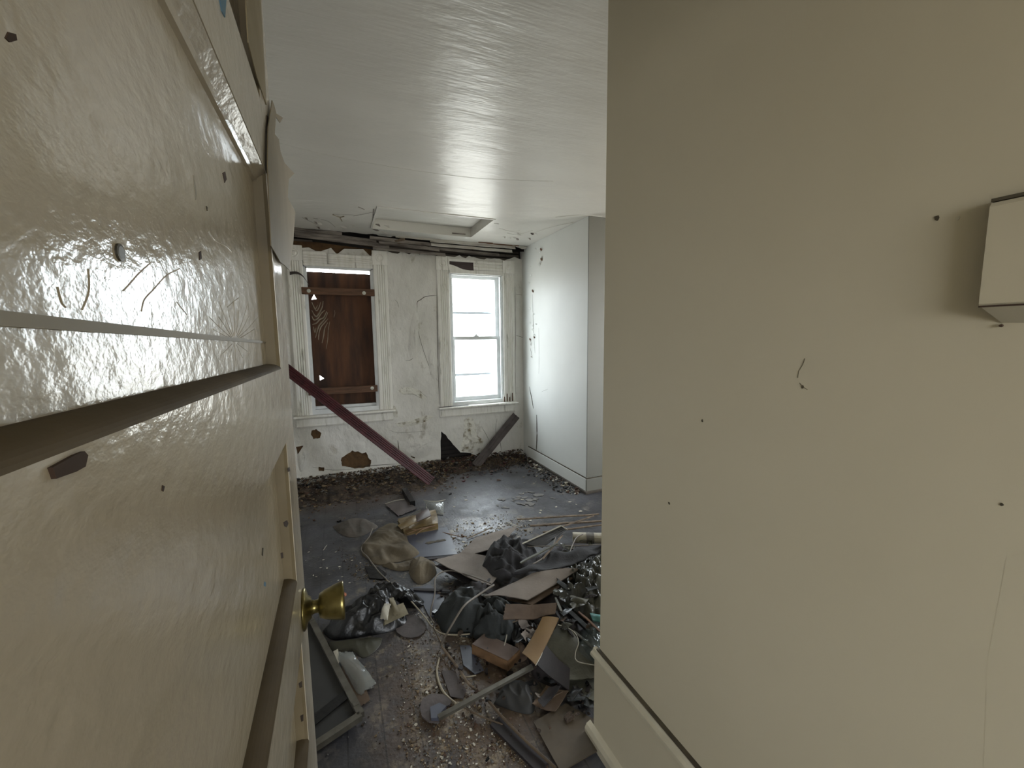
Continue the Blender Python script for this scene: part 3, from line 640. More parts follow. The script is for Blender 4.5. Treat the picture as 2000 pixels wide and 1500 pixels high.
for a, b, y, w, m_, lab in laths:
    p0, p1 = WY(*a, y), WY(*b, y-.01); p0.z = min(p0.z, H+.005); p1.z = min(p1.z, H+.005)
    bm = bmesh.new(); n = 14; R_ = []
    for i in range(n+1):
        p = p0.lerp(p1, i/n); j = .004*noise.noise(Vector((p.x*6, y*30, 0))); e0 = rnd.uniform(-.003, .003) if i in (0, n) else 0
        dy, dz = .010, w*.46
        R_.append([bm.verts.new((p.x+e0, p.y-dy, p.z-dz+j)), bm.verts.new((p.x-e0, p.y-dy*.2, p.z+dz+j)), bm.verts.new((p.x-e0, p.y+.006-dy*.2, p.z+dz+j)), bm.verts.new((p.x+e0, p.y-dy+.006, p.z-dz+j))])
    for i in range(n):
        for k in range(4): bm.faces.new((R_[i][k], R_[i][(k+1) % 4], R_[i+1][(k+1) % 4], R_[i+1][k]))
    bm.faces.new(R_[0]); bm.faces.new(R_[-1][::-1])
    tag(obj('lath_strip', bm, M[m_]), lab, 'wood strip', 'laths at the torn ceiling edge')
# flaps of ceiling paper and plaster hanging at the tear
for i, (pts, m_, lab) in enumerate((
   ([(770, 470), (790, 460), (793, 474), (780, 476)], 'straw', 'small tan torn flap hanging at the ceiling tear left of the white laths'),
   ([(1000, 478), (1030, 462), (1042, 472), (1022, 486)], 'ceil', 'white flap of torn ceiling paper hanging in the right corner'),
   ([(615, 440), (640, 436), (642, 449), (632, 447)], 'ceil', 'white flap of ceiling paint drooping above the boarded window'),
   ([(735, 452), (768, 456), (764, 462), (740, 459)], 'ceil', 'thin white flap of ceiling paint below the left end of the hatch'))):
    q = [WY(x, y, 4.44 if i != 1 else 4.40) for x, y in pts]
    for k in range(len(q)): q[k].z = min(q[k].z, H-.002); q[k].y += (.02 if k > 1 else 0)
    bm = bmesh.new(); extr(bm, q, (0, .0025, 0)); tag(obj('ceiling_flake', bm, M[m_]), lab, 'flake')

# scuffs, lifted paint and a long crease in the ceiling
def CZ(px, py, dz=0): return P(px, py, H+dz)
for pts, rr_, m_ in (([(545, 279), (650, 305), (760, 325), (860, 340), (960, 350), (1080, 354)], .0012, 'ceil'), ([(1085, 424), (1130, 420), (1176, 423)], .004, 'ceil'),
                     ([(650, 419), (664, 424), (672, 422)], .006, 'door_bare'), ([(664, 424), (668, 432)], .006, 'door_bare'), ([(650, 418), (690, 420)], .002, 'lathg'), ([(700, 404), (712, 409)], .005, 'lathg'), ([(690, 422), (732, 414)], .002, 'lathg'),
                     ([(612, 426), (640, 432), (655, 444)], .002, 'lathg'), ([(590, 425), (622, 440)], .002, 'lathg'), ([(965, 436), (974, 437)], .004, 'lathg'), ([(730, 408), (728, 430), (724, 446)], .005, 'lathg'),
                     ([(732, 410), (729, 420), (731, 430)], .004, 'ceil'), ([(990, 455), (1010, 458), (1040, 450)], .004, 'ceil'), ([(975, 446), (1000, 452), (1015, 450)], .003, 'ceil'), ([(1040, 456), (1075, 444), (1120, 434)], .004, 'ceil')):
    obj('ceiling_scuff', tube(bmesh.new(), spline([CZ(a, b, -.0005) for a, b in pts], 5), rr_*.7, 6), M[m_], ceiling, smooth=True)
r6 = random.Random(8)
for i in range(22):
    px = r6.uniform(580, 760) if i < 13 else r6.uniform(960, 1045); py = 436+(px-580)*.085+r6.uniform(-14, 4)
    if i >= 13: py = 462+r6.uniform(-12, 4)
    q = CZ(px, py); k_ = r6.uniform(.010, .028); bm = bmesh.new()
    pts = [(q.x+k_*1.8*math.cos(a*math.pi/3)*r6.uniform(.4, 1.1), q.y+k_*.8*math.sin(a*math.pi/3)*r6.uniform(.4, 1.1), H-.001-(.014 if a in (0, 1) else 0)) for a in range(6)]
    extr(bm, pts, (0, 0, -.0015)); obj('lifted_paint', bm, M['ceil'] if i % 3 else M['lathg'], ceiling)
q0 = WY(896, 455, HY1-t_-.003); obj('handle', B((q0.x-.07, q0.x+.07, HY1-t_-.010, HY1-t_, H+.012, H+.022)), M['lathg'], ht)

# ------------------------------------------------------------------ the open door
dr = tag(empty('door_1'), **S)
Y0, Y1, YS0, YS1 = .005, .785, .115, .685; XF, XB, XPN = -A, -A-.038, -A-.017
rails = [(0.005, .22), (.42, .50), (.70, .78), (.975, 1.058), (1.305, 1.408), (1.682, 1.775), (1.955, 2.05)]
rails = [(0.005, .22), (.45, .53), (.705, .80), (.975, 1.075), (1.30, 1.409), (1.682, 1.775), (1.98, 2.06)]
bm = B((XB, XF, YS1, Y1, .005, 2.06)); obj('stile', bm, M['door'], dr)
obj('stile', B((XB, XF, Y0, YS0, .005, 2.06)), M['door'], dr)
def sag(bm, z):      # this rail's upper edge has dropped a little towards the lock side
    for v in bm.verts:
        if z-.004 < v.co.z < z+.03: v.co.z += (YS1-v.co.y)*.0165
    return bm
for z0, z1 in rails: obj('rail', sag(B((XB, XF, YS0, YS1, z0, z1)), 1.409) if z1 == 1.409 else B((XB, XF, YS0, YS1, z0, z1)), M['door'], dr)
for (a0, a1), (b0, b1) in zip(rails[:-1], rails[1:]):
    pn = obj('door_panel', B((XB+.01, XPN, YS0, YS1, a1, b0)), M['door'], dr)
    # sticking: bevel strips round the recess, bottom one rounded and coloured as if in shade
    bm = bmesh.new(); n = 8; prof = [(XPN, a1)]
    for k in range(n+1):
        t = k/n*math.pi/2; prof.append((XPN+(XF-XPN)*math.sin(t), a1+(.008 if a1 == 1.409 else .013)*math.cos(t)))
    extr(bm, [(x, YS0, z) for x, z in prof], (0, YS1-YS0-.0005, 0)); obj('moulding', sag(bm, 1.409) if a1 == 1.409 else bm, M['door_mould_shade'], pn, smooth=False)
    bm = bmesh.new(); extr(bm, [(x, YS0, z) for x, z in ((XPN, b0), (XPN, b0-.014), (XPN+.004, b0-.013), (XPN+.006, b0-.009), (XF-.001, b0-.0005), (XF-.001, b0))], (0, YS1-YS0-.0005, 0)); obj('moulding', bm, M['door'], pn)
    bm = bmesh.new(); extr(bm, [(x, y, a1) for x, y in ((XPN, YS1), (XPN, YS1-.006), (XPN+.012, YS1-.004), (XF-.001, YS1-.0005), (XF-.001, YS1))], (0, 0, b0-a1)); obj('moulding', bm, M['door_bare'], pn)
    if a1 > 1.35 and a1 < 1.5:      # seam across the big upper panel
        bm = bmesh.new(); extr(bm, [(XPN, YS0, 1.4565), (XPN, YS0, 1.4615), (XPN, YS1-.01, 1.4495), (XPN, YS1-.01, 1.4468)], (.0015, 0, 0)); obj('seam_ridge', bm, M['seam'], pn)
def DX(px, py, x=-A): return WX(px, py, x)
# peeled paint: bare wedge at the stile's top, blue spot, hanging skin of paint at the edge
bm = bmesh.new(); extr(bm, [DX(*p) for p in ((477, -20), (507, -20), (519, 205), (500, 150), (483, 83))], (.0012, 0, 0)); obj('bare_patch', bm, M['wedge'], dr)
bm = bmesh.new(); extr(bm, [DX(*p) for p in ((426, -10), (441, -10), (438, 34), (432, 22))], (.0008, 0, 0)); obj('blue_patch', bm, M['blue_chip'], dr)
sk = [(532, 196), (536, 206), (540, 222), (553, 230), (547, 240), (539, 228), (537, 262), (545, 272), (548, 296), (556, 318), (575, 339), (564, 350), (562, 385), (577, 414), (575, 440), (573, 472), (569, 500), (566, 528), (558, 520), (548, 512), (530, 480), (526, 400), (523, 320), (524, 250)]
bm = bmesh.new(); extr(bm, [DX(x, y, -A+.004) for x, y in sk], (-.0012, 0, 0)); obj('peeling_paint', bm, M['door_bare'], dr)
for pts, m_ in ((((14, 62), (28, 66), (30, 78), (16, 82), (8, 74)), 'chip_dark'), (((434, 338), (439, 335), (442, 350), (438, 357)), 'chip_dark'), (((376, 342), (378, 345), (383, 378), (381, 390)), 'seam'),
            (((402, 402), (405, 405), (404, 412)), 'gap_dark'), (((316, 948), (320, 950), (318, 960), (315, 958)), 'chip_dark'), (((388, 493), (392, 490), (393, 505), (389, 508)), 'chip_dark'), (((520, 225), (524, 228), (524, 262), (521, 258)), 'chip_dark'),
            (((553, 1020), (560, 1016), (563, 1022), (560, 1030), (555, 1028)), 'chip_dark'), (((548, 1080), (552, 1079), (553, 1090), (549, 1091)), 'chip_dark'), (((583, 1335), (589, 1330), (590, 1342), (585, 1344)), 'chip_dark'), (((586, 1398), (592, 1395), (592, 1408), (588, 1410)), 'chip_dark'),
            (((512, 1070), (514, 1070), (513, 1086), (511, 1084)), 'gap_dark'), (((516, 1136), (519, 1138), (518, 1146), (515, 1143)), 'blue_chip'), (((561, 915), (565, 912), (566, 920), (562, 922)), 'chip_dark')):
    inpanel = pts[0][0] < 500 and 370 < pts[0][1] < 720
    xx = -A-.017 if inpanel else -A
    bm = bmesh.new(); extr(bm, [DX(x, y, xx) for x, y in pts], (.0004, 0, 0)); obj('paint_chip', bm, M[m_], dr)
# chip at the moulding, lower left
bm = bmesh.new(); extr(bm, [DX(x, y) for x, y in ((92, 914), (118, 900), (138, 889), (156, 882), (163, 890), (158, 912), (140, 922), (100, 936))], (.0012, 0, 0)); obj('paint_chip', bm, M['chip_dark'], dr)
# crazed ridges in the thick paint
def ridge(pts, r=.0006, x=XPN): obj('paint_ridge', tube(bmesh.new(), spline([WX(a, b, x) for a, b in pts], 4), r*.55, 6), M['door'], dr)
for k in range(11):
    a = math.radians(200+k*14); l = (78 if k % 2 else 58)
    ridge([(458+8*math.cos(a), 664+8*math.sin(a)), (458+l*.5*math.cos(a)*.8, 664+l*.5*math.sin(a)), (456+l*math.cos(a)*.75, 662+l*math.sin(a))], .00055)
for k in range(5):
    a = math.radians(30+k*28); ridge([(458+6*math.cos(a), 668+6*math.sin(a)), (458+36*math.cos(a)*.8, 668+36*math.sin(a))], .0005)
for pts in (((172, 525), (174, 550), (172, 575), (160, 605)), ((292, 515), (270, 535), (248, 560), (240, 568)), ((350, 525), (325, 538), (300, 565), (282, 585), (276, 608)), ((408, 452), (420, 470), (440, 480), (452, 492)), ((444, 600), (455, 590), (466, 582)),
            ((358, 445), (368, 458), (376, 470)), ((345, 590), (365, 615)), ((112, 560), (120, 590), (128, 600))): ridge(pts, .0007)
obj('nail_hole', lathe(bmesh.new(), [(0, .0042), (.001, .0042), (.0012, .003)], WX(232, 493, XPN), (1, 0, 0), 14), M['steel'], dr)
# knob
kb = obj('door_knob', lathe(bmesh.new(), [(.012, .0125), (.018, .0105), (.023, .011), (.0245, .0135), (.0255, .019), (.034, .0235), (.047, .0275), (.058, .0305), (.0625, .0315), (.0645, .0305), (.0650, .0285), (.0615, .022), (.0600, .002)], (XF, .735, .998), (1, 0, 0), 40), M['brass'], dr, smooth=True)
obj('rosette', lathe(bmesh.new(), [(0, .033), (.002, .034), (.005, .031), (.008, .021), (.0125, .017), (.0135, .0125)], (XF, .735, .998), (1, 0, 0), 40), M['brass'], kb, smooth=True)
obj('lock_button', lathe(bmesh.new(), [(0, .006), (.004, .006), (.005, .004)], (XF+.060, .735, .998), (1, 0, 0), 16), M['brass'], kb)
obj('latch_plate', B((XB+.008, XF-.008, Y1, Y1+.002, .97, 1.05)), M['brass'], dr)
for z in (.25, 1.75): obj('hinge', lathe(bmesh.new(), [(0, .007), (.09, .007)], (-A-.036-.008, -.0, z), (0, 0, 1), 12), M['brass'], dr)

# box on the near wall
eb = tag(empty('wall_box'), 'white painted metal box mounted on the near right wall at eye height', 'electrical box')
bm = bmesh.new(); pr = [(.7995, 1.617), (.782, 1.6145), (.778, 1.609), (.778, 1.487), (.7815, 1.483), (.7995, 1.483)]
extr(bm, [(x, .262, z) for x, z in pr], (0, -.20, 0)); obj('cover', bm, M['hall_wall'], eb)
bm = bmesh.new(); extr(bm, [(.7995, .256, 1.4838), (.762, .256, 1.4838), (.764, .24, 1.4838), (.7995, .247, 1.462)], (0, -.001, 0))
bm.free(); bm = bmesh.new()
vs = [bm.verts.new(p) for p in ((.779, .260, 1.4828), (.779, .10, 1.4828), (.7995, .10, 1.458), (.7995, .246, 1.462), (.7995, .260, 1.4828), (.7995, .10, 1.4828))]
for f in ((0, 1, 2, 3), (0, 3, 4), (1, 5, 2), (0, 4, 5, 1), (3, 2, 5, 4)): bm.faces.new([vs[i] for i in f])
obj('bottom_flange', bm, M['hall_trim'], eb)
obj('seam', B((.7772, .7785, .06, .2618, 1.4825, 1.4846)), M['chip_dark'], eb); obj('seam', B((.780, .7998, .058, .262, 1.6155, 1.6195)), M['gap_dark'], eb)
for z in (1.541, 1.518): obj('screw', lathe(bmesh.new(), [(0, .0028), (.001, .002)], (.778, .222, z), (-1, 0, 0), 12), M['chip_dark'], eb)
obj('screw', lathe(bmesh.new(), [(0, .0022), (.003, .0016)], (.7985, .246, 1.4585), (-1, 0, 0), 10), M['chip_dark'], eb)
# ------------------------------------------------------------------ leaning boards
def moulded_board(p0, p1, w, th, nrm, m, label, cat, name, n=4):
    p0, p1 = Vector(p0), Vector(p1); t = (p1-p0).normalized(); nn = Vector(nrm); nn = (nn-t*nn.dot(t)).normalized(); s = t.cross(nn)
    prof = [(-w/2, 0), (-w/2, th*.8), (-w*.44, th)]
    for i in range(n):
        a = -w*.36+i*(w*.72/n); b_ = a+w*.72/n
        prof += [(a, th), (a+(b_-a)*.2, th-.006), (a+(b_-a)*.7, th-.006), (b_-.0008, th)]
    prof += [(w*.44, th), (w/2, th*.8), (w/2, 0)]
    bm = bmesh.new(); extr(bm, [p0+s*a+nn*b_ for a, b_ in prof], p1-p0)
    return tag(obj(name, bm, M[m]), label, cat)
foot = P(838, 937, .045); top = WY(567, 727, 4.415); d = (top-foot).normalized()
moulded_board(foot-d*.03, top+d*.22, .100, .02, (.1, -1, .15), 'red', 'dark red moulded casing board leaning across the boarded window to the floor', 'board', 'casing_board')
f2 = P(926, 908, .02); f2.y = 4.30; t2 = WY(1008, 812, 4.478)
gb = moulded_board(f2, t2, .10, .018, (-.25, -1, .3), 'greyboard', 'dirty grey moulded board leaning into the corner under the right window', 'board', 'casing_board', 2)
# ------------------------------------------------------------------ litter banked along the window wall
def drift(name, x0, x1, y0, y1, h, seed, label, nx=120, ny=44):
    bm = bmesh.new(); G = []
    for j in range(ny+1):
        row = []
        for i in range(nx+1):
            x = x0+(x1-x0)*i/nx; v = j/ny; y = y0+(y1-y0)*v
            e = math.sin(math.pi*min(1, i/nx*1.0))**.4 if 0 < i < nx else 0
            n1 = noise.fractal(Vector((x*5, y*7, seed)), 1, 2, 4); n2 = noise.noise(Vector((x*28, y*28, seed))); n3 = noise.noise(Vector((x*75, y*75, seed)))
            f = v**.55*(1 if v < .93 else max(0, (1-v)/.07)*.6+.4)
            z = h*f*e*(.55+.6*n1)+.016*n2*e*(v > .02)+.007*n3*e*(v > .02)-.010*(1-v)
            row.append(bm.verts.new((x, y, max(z, -.004))))
        G.append(row)
    for j in range(ny):
        for i in range(nx): bm.faces.new((G[j][i], G[j][i+1], G[j+1][i+1], G[j+1][i]))
    return tag(obj(name, bm, M['drift'], smooth=True), label, 'rubble', kind='stuff')
drift('rubble_bank', -.92, .98, 3.82, 4.50, .085, 2, 'brown bank of rotted plaster and leaf litter along the foot of the window wall')
drift('rubble_bank', .85, 2.03, 4.16, 4.53, .10, 7, 'dark rubble bank in the corner beneath the right window', 90, 34)
def crumbs(name, label, n, sampler, sizes, mats, seed, zf=None, cat='rubble'):
    r_ = random.Random(seed); bm = bmesh.new()
    for _ in range(n):
        p = sampler(r_);
        if p is None: continue
        s = r_.uniform(*sizes)*(1 if r_.random() < .8 else 1.9); k = r_.randint(3, 5); a0 = r_.uniform(0, 6.3); z0 = (zf(p) if zf else 0)+.0005
        tilt = r_.uniform(-.35, .35); h = s*r_.uniform(.15, .5); mi = r_.randrange(len(mats)); e = r_.uniform(.35, 1)
        top_, bot = [], []
        for q in range(k):
            a = a0+q*2*math.pi/k+r_.uniform(-.3, .3); x, y = math.cos(a)*s, math.sin(a)*s*e
            ca, sa = math.cos(a0), math.sin(a0); x, y = x*ca-y*sa, x*sa+y*ca
            top_.append(bm.verts.new((p[0]+x, p[1]+y, z0+h+abs(tilt)*s+x*tilt))); bot.append(bm.verts.new((p[0]+x, p[1]+y, z0)))
        f = bm.faces.new(top_); f.material_index = mi
        for q in range(k):
            f = bm.faces.new((top_[q], bot[q], bot[(q+1) % k], top_[(q+1) % k])); f.material_index = mi
    return tag(obj(name, bm, [M[x] for x in mats]), label, cat, kind='stuff')
def inpoly(poly):
    xs = [p[0] for p in poly]; ys = [p[1] for p in poly]
    def f(r_):
        for _ in range(60):
            q = (r_.uniform(min(xs), max(xs)), r_.uniform(min(ys), max(ys)))
            if inside(q, poly): return P(*q)
    return f
crumbs('crumb_litter', 'brown and tan crumbs scattered over the rubble bank under the boarded window', 3200, lambda r_: (r_.uniform(-.9, 1.0), 4.50-abs(r_.gauss(0, .30)), 0), (.003, .012), ('chipb', 'chipt', 'drift', 'chipb', 'black', 'drift', 'chipt', 'chipg'), 1, lambda p: max(0, min(.085, (p[1]-3.95)*.14)))
crumbs('crumb_litter', 'mixed plaster and wood crumbs in the corner under the right window', 1700, lambda r_: (r_.uniform(.8, 2.03), 4.52-abs(r_.gauss(0, .22)), 0), (.003, .012), ('chipb', 'drift', 'chipg', 'chipt', 'black', 'red', 'drift'), 2, lambda p: max(0, min(.08, (p[1]-4.2)*.25)))
crumbs('crumb_litter', 'plaster crumbs lying along the foot of the right wall', 420, lambda r_: (2.04-abs(r_.gauss(0, .09)), r_.uniform(3.15, 4.4), 0), (.004, .015), ('chipg', 'chipb', 'chipw', 'black'), 3)
crumbs('crumb_litter', 'pale plaster grit trodden into the floorboards in front of the wood block', 900, inpoly([(790, 1200), (900, 1190), (960, 1260), (940, 1330), (880, 1400), (780, 1330)]), (.0008, .0042), ('chipw', 'chipt', 'chipt', 'chipg', 'chipb'), 4)
crumbs('crumb_litter', 'damp brown crumbs at the bottom of the view between the stick and the dark seam', 1500, inpoly([(790, 1330), (950, 1360), (1080, 1500), (800, 1500), (770, 1400)]), (.0008, .0036), ('chipb', 'chipt', 'chipt', 'chipg', 'chipw'), 5)
crumbs('crumb_litter', 'white grit strewn between the tan cloth and the grey cardboard', 330, inpoly([(900, 1020), (1000, 1000), (1060, 1030), (1000, 1060), (900, 1090), (870, 1050)]), (.002, .007), ('chipw', 'chipt', 'chipw', 'chipg', 'chipb'), 6)
crumbs('crumb_litter', 'dusty grit left of the grey curled cable', 500, inpoly([(650, 1060), (760, 1120), (840, 1200), (780, 1150), (690, 1130)]), (.001, .004), ('chipt', 'drift', 'chipg'), 7)
crumbs('crumb_litter', 'fine grit sprinkled over the whole open floor', 900, inpoly([(590, 990), (1165, 960), (1165, 1450), (620, 1490)]), (.001, .004), ('chipt', 'chipg', 'drift', 'chipg'), 8)
crumbs('crumb_litter', 'broken bits and grit heaped under the cardboard pile', 1500, lambda r_: (max(.4, min(1.7, r_.gauss(.95, .26))), max(1.2, min(2.3, r_.gauss(1.72, .25))), 0), (.003, .012), ('drift', 'black', 'chipb', 'carddk', 'drift'), 9, lambda p: random.Random(p[0]).uniform(0, .03))
# ------------------------------------------------------------------ loose flakes of plaster, one object each
protos = []
for k in range(10):
    r_ = random.Random(50+k); n = r_.randint(5, 8); bm = bmesh.new(); e = r_.uniform(.4, .9)
    pts = [Vector((math.cos(q*2*math.pi/n)*r_.uniform(.6, 1.1), math.sin(q*2*math.pi/n)*r_.uniform(.6, 1.1)*e, 0)) for q in range(n)]
    c = bm.verts.new((0, 0, .16)); c2 = bm.verts.new((0, 0, .06)); a_ = [bm.verts.new(p+Vector((0, 0, .08+r_.uniform(0, .14)))) for p in pts]; b_ = [bm.verts.new(p+Vector((0, 0, r_.uniform(0, .03)))) for p in pts]
    for q in range(n):
        bm.faces.new((c, a_[q], a_[(q+1) % n])); bm.faces.new((c2, b_[(q+1) % n], b_[q])); bm.faces.new((a_[q], b_[q], b_[(q+1) % n], a_[(q+1) % n]))
    bmesh.ops.recalc_face_normals(bm, faces=bm.faces); me = bpy.data.meshes.new('plaster_flake'); bm.to_mesh(me); bm.free(); protos.append(me)
pm = {}
for key in ('chipw', 'chipg', 'chipb', 'chipt'):
    pm[key] = []
    for me in protos:
        m2 = me.copy(); m2.materials.append(M[key]); pm[key].append(m2)
WORD = dict(chipw='white', chipg='grey', chipb='brown', chipt='tan')
def flakes(n, sampler, sizes, keys, seed, label, group, z=0.001):
    r_ = random.Random(seed)
    for _ in range(n):
        p = sampler(r_)
        if p is None: continue
        k = r_.choice(keys); o = bpy.data.objects.new('plaster_flake', r_.choice(pm[k])); COL.objects.link(o)
        s = r_.uniform(*sizes); o.scale = (s, s, s*.8); o.rotation_euler = (0, 0, r_.uniform(0, 6.28)); o.location = (p[0], p[1], z(p) if callable(z) else z)
        tag(o, WORD[k]+' '+label, 'flake', group)
flakes(26, inpoly([(955, 985), (985, 968), (1040, 958), (1078, 978), (1050, 988), (990, 993)]), (.018, .045), ('chipg',), 1, 'paint flake in the cluster on the bare floor before the right wall', 'grey flakes near the right wall')
flakes(34, inpoly([(880, 930), (1100, 930), (1160, 990), (1160, 1020), (880, 1000)]), (.008, .022), ('chipg', 'chipw'), 2, 'small flake on the bluish bare floor between the pile and the corner', 'flakes on the bare floor')
flakes(60, lambda r_: (r_.uniform(-.5, 1.9), 4.46-abs(r_.gauss(0, .28)), 0), (.012, .032), ('chipt', 'chipb', 'chipg', 'chipb'), 3, 'plaster flake lying on the rubble bank below the windows', 'flakes on the rubble bank', lambda p: max(.004, min(.08, (p[1]-3.98)*.15)))
flakes(30, inpoly([(880, 1040), (940, 1035), (1010, 1010), (1050, 1020), (960, 1050), (915, 1070)]), (.006, .020), ('chipw', 'chipg', 'chipt'), 4, 'plaster flake between the gold box and the cardboard sheets', 'flakes beside the cardboard')
flakes(30, inpoly([(790, 1215), (880, 1200), (930, 1290), (890, 1350), (800, 1330)]), (.004, .011), ('chipw', 'chipt', 'chipg'), 5, 'small flake on the dusty boards left of the wood block', 'flakes left of the wood block')
flakes(30, inpoly([(600, 1010), (660, 1050), (740, 1130), (660, 1150), (600, 1130)]), (.004, .011), ('chipw', 'chipg'), 6, 'tiny flake on the dark boards behind the door knob', 'flakes behind the door knob')
flakes(24, inpoly([(790, 1370), (900, 1400), (1010, 1470), (960, 1495), (800, 1490)]), (.003, .009), ('chipw', 'chipt'), 7, 'plaster speck near the bottom edge of the view', 'specks at the bottom')
# ------------------------------------------------------------------ things in the middle of the floor
def solid(pts, th, m, name, label, cat, group=None):
    return tag(obj(name, plate(bmesh.new(), PP(pts), th), M[m]), label, cat, group)
sheetobj('floor_tile', [(790, 1092, .004), (893, 1083, .004), (873, 1030, .004), (785, 1046, .004)], M['slate'], 'pale blue-grey tile sheet lying flat right of the tan cloth, with a dark smear', 'tile', .004, rough=.001, nx=6, ny=6)
obj('smear', patch(bmesh.new(), PP([(835, 1063, .0085), (870, 1056, .0085), (869, 1053, .0085), (833, 1059, .0085)]), .002, rough=.001, jag=.3, nx=8, ny=4), M['gap_dark'], bpy.data.objects['floor_tile'])
sheetobj('red_edge_strip', [(805, 1098, .003), (900, 1087, .003), (899, 1083, .003), (805, 1093, .003)], M['carddk'], 'thin dark red strip along the near edge of the blue-grey tile', 'strip', .006, nx=6, ny=2)
solid([(800, 1150, .002), (840, 1143, .002), (875, 1178, .002), (862, 1205, .002), (838, 1205, .002), (822, 1172, .002)], .004, 'slate', 'floor_tile', 'broken blue-grey tile piece between the two black bags', 'tile')
sheetobj('dark_strip', [(808, 1154, .008), (878, 1157, .012), (878, 1151, .012), (808, 1150, .008)], M['carddk'], 'narrow dark red strip lying over the broken tile piece', 'strip', .005, nx=6, ny=2)
solid([(713, 1108, .002), (738, 1108, .002), (755, 1122, .002), (748, 1133, .002), (722, 1130, .002)], .005, 'black', 'slate_scrap', 'small dark slate-like scrap between the grey cable and the tan cloth', 'scrap')
sheetobj('stiff_felt', [(752, 985, .01), (790, 976, .035), (815, 993, .012), (778, 1008, .006)], M['greyboard'], 'dark grey felt scrap with a pale edge behind the gold box', 'scrap', .004, bulge=.008, jag=.05)
obj('pale_edge', tube(bmesh.new(), PP([(752, 984, .015), (770, 978, .03), (790, 975, .042)]), .003, 5), M['paper'], bpy.data.objects['stiff_felt'])
tag(obj('black_block', bar(bmesh.new(), P(790, 958, .03), P(806, 984, .03), .045, .05), M['black']), 'short black stick lying end-on behind the gold box', 'stick')
tag(obj('card_edge_strip', bar(bmesh.new(), P(776, 1018, .02), P(822, 996, .03), .012, .006), M['steel']), 'thin grey strip just behind the gold box', 'strip')
# clear tray
tr_ = tag(empty('plastic_tray'), 'cloudy clear plastic tray on its side behind the gold box', 'tray')
obj('tray_body', patch(bmesh.new(), PP([(840, 1004, .004), (866, 1006, .004), (868, 980, .05), (828, 978, .05)]), .003, bulge=.025, rough=.003), M['clear'], tr_, smooth=True)
obj('rim', tube(bmesh.new(), spline(PP([(827, 977, .055), (840, 979, .06), (855, 979, .06), (870, 976, .055)]), 5), .003, 6), M['paper'], tr_)
obj('rim', tube(bmesh.new(), spline(PP([(833, 985, .03), (834, 994, .025), (845, 1002, .012), (867, 1003, .01)]), 5), .003, 6), M['paper'], tr_)
# gold box
gx = tag(empty('gold_box'), 'crushed gold printed cardboard box with a dark label on the mid floor', 'box')
def quadbox(b4, h4, name, m, par=None, lift=0):
    """box from four floor points and heights"""
    bm = bmesh.new(); lo = [bm.verts.new(P(x, y, 0)+Vector((0, 0, lift))) for x, y in b4]; hi = [bm.verts.new(v.co+Vector((0, 0, h))) for v, h in zip(lo, h4)]
    bm.faces.new(lo[::-1]); bm.faces.new(hi)
    for i in range(4): bm.faces.new((lo[i], lo[(i+1) % 4], hi[(i+1) % 4], hi[i]))
    bmesh.ops.subdivide_edges(bm, edges=bm.edges[:], cuts=5, use_grid_fill=True)
    for v in bm.verts:
        if v.co.z > .004: v.co += Vector((.008*noise.noise(v.co*22), .008*noise.noise(v.co*22+Vector((5, 0, 0))), .010*noise.noise(v.co*18+Vector((0, 7, 0)))))
    return obj(name, bm, M[m], par)
quadbox([(789, 1049), (856, 1036), (852, 1014), (778, 1032)], (.055, .06, .085, .075), 'box_body', 'gold', gx)
obj('lid_flap', patch(bmesh.new(), PP([(783, 1034, .10), (815, 1020, .105), (812, 1007, .115), (777, 1026, .10)]), .004, bulge=.01, rough=.006), M['gold'], gx)
obj('dark_label', patch(bmesh.new(), PP([(815, 1020, .108), (842, 1008, .11), (836, 993, .115), (810, 1007, .112)]), .006, bulge=.008), M['goldbrown'], gx)
for a, b_ in (((795, 1043), (850, 1027)), ((792, 1038), (815, 1035)), ((812, 1044), (838, 1030))): obj('fold', tube(bmesh.new(), PP([(*a, .05), ((a[0]+b_[0])/2, (a[1]+b_[1])/2-3, .068), (*b_, .055)]), .004, 5), M['wood'], gx)
# cloths
tag(heap('tan_cloth', [(742, 1030), (770, 1022), (795, 1045), (800, 1065), (818, 1078), (812, 1090), (775, 1099), (735, 1103), (708, 1083), (706, 1066), (722, 1050)], .055, M['tancloth'], 3, fscale=5, amp=.7, stretch=(1, .55), ang=.5, edge=.022), 'crumpled dirty tan cloth heap in the middle of the floor', 'cloth')
tag(heap('grey_rag', [(648, 1029), (672, 1018), (700, 1012), (722, 1018), (738, 1030), (716, 1043), (690, 1050), (668, 1045)], .02, M['leather'], 4, fscale=4, stretch=(1, .4), edge=.014), 'flattened grey-brown rag left of the tan cloth', 'cloth')
tag(heap('tan_rag', [(745, 1106), (790, 1100), (812, 1096), (806, 1112), (775, 1115)], .02, M['tancloth'], 8, edge=.015), 'narrow tan rag strip at the front of the tan cloth heap', 'cloth')
tag(heap('brown_bag', [(800, 1100), (822, 1092), (846, 1098), (852, 1118), (838, 1136), (815, 1140), (800, 1122)], .05, M['tancloth'], 6, fscale=6, stretch=(1, .6), ang=-.6, edge=.022), 'small rounded tan bag crumpled beside the torn cardboard', 'bag')
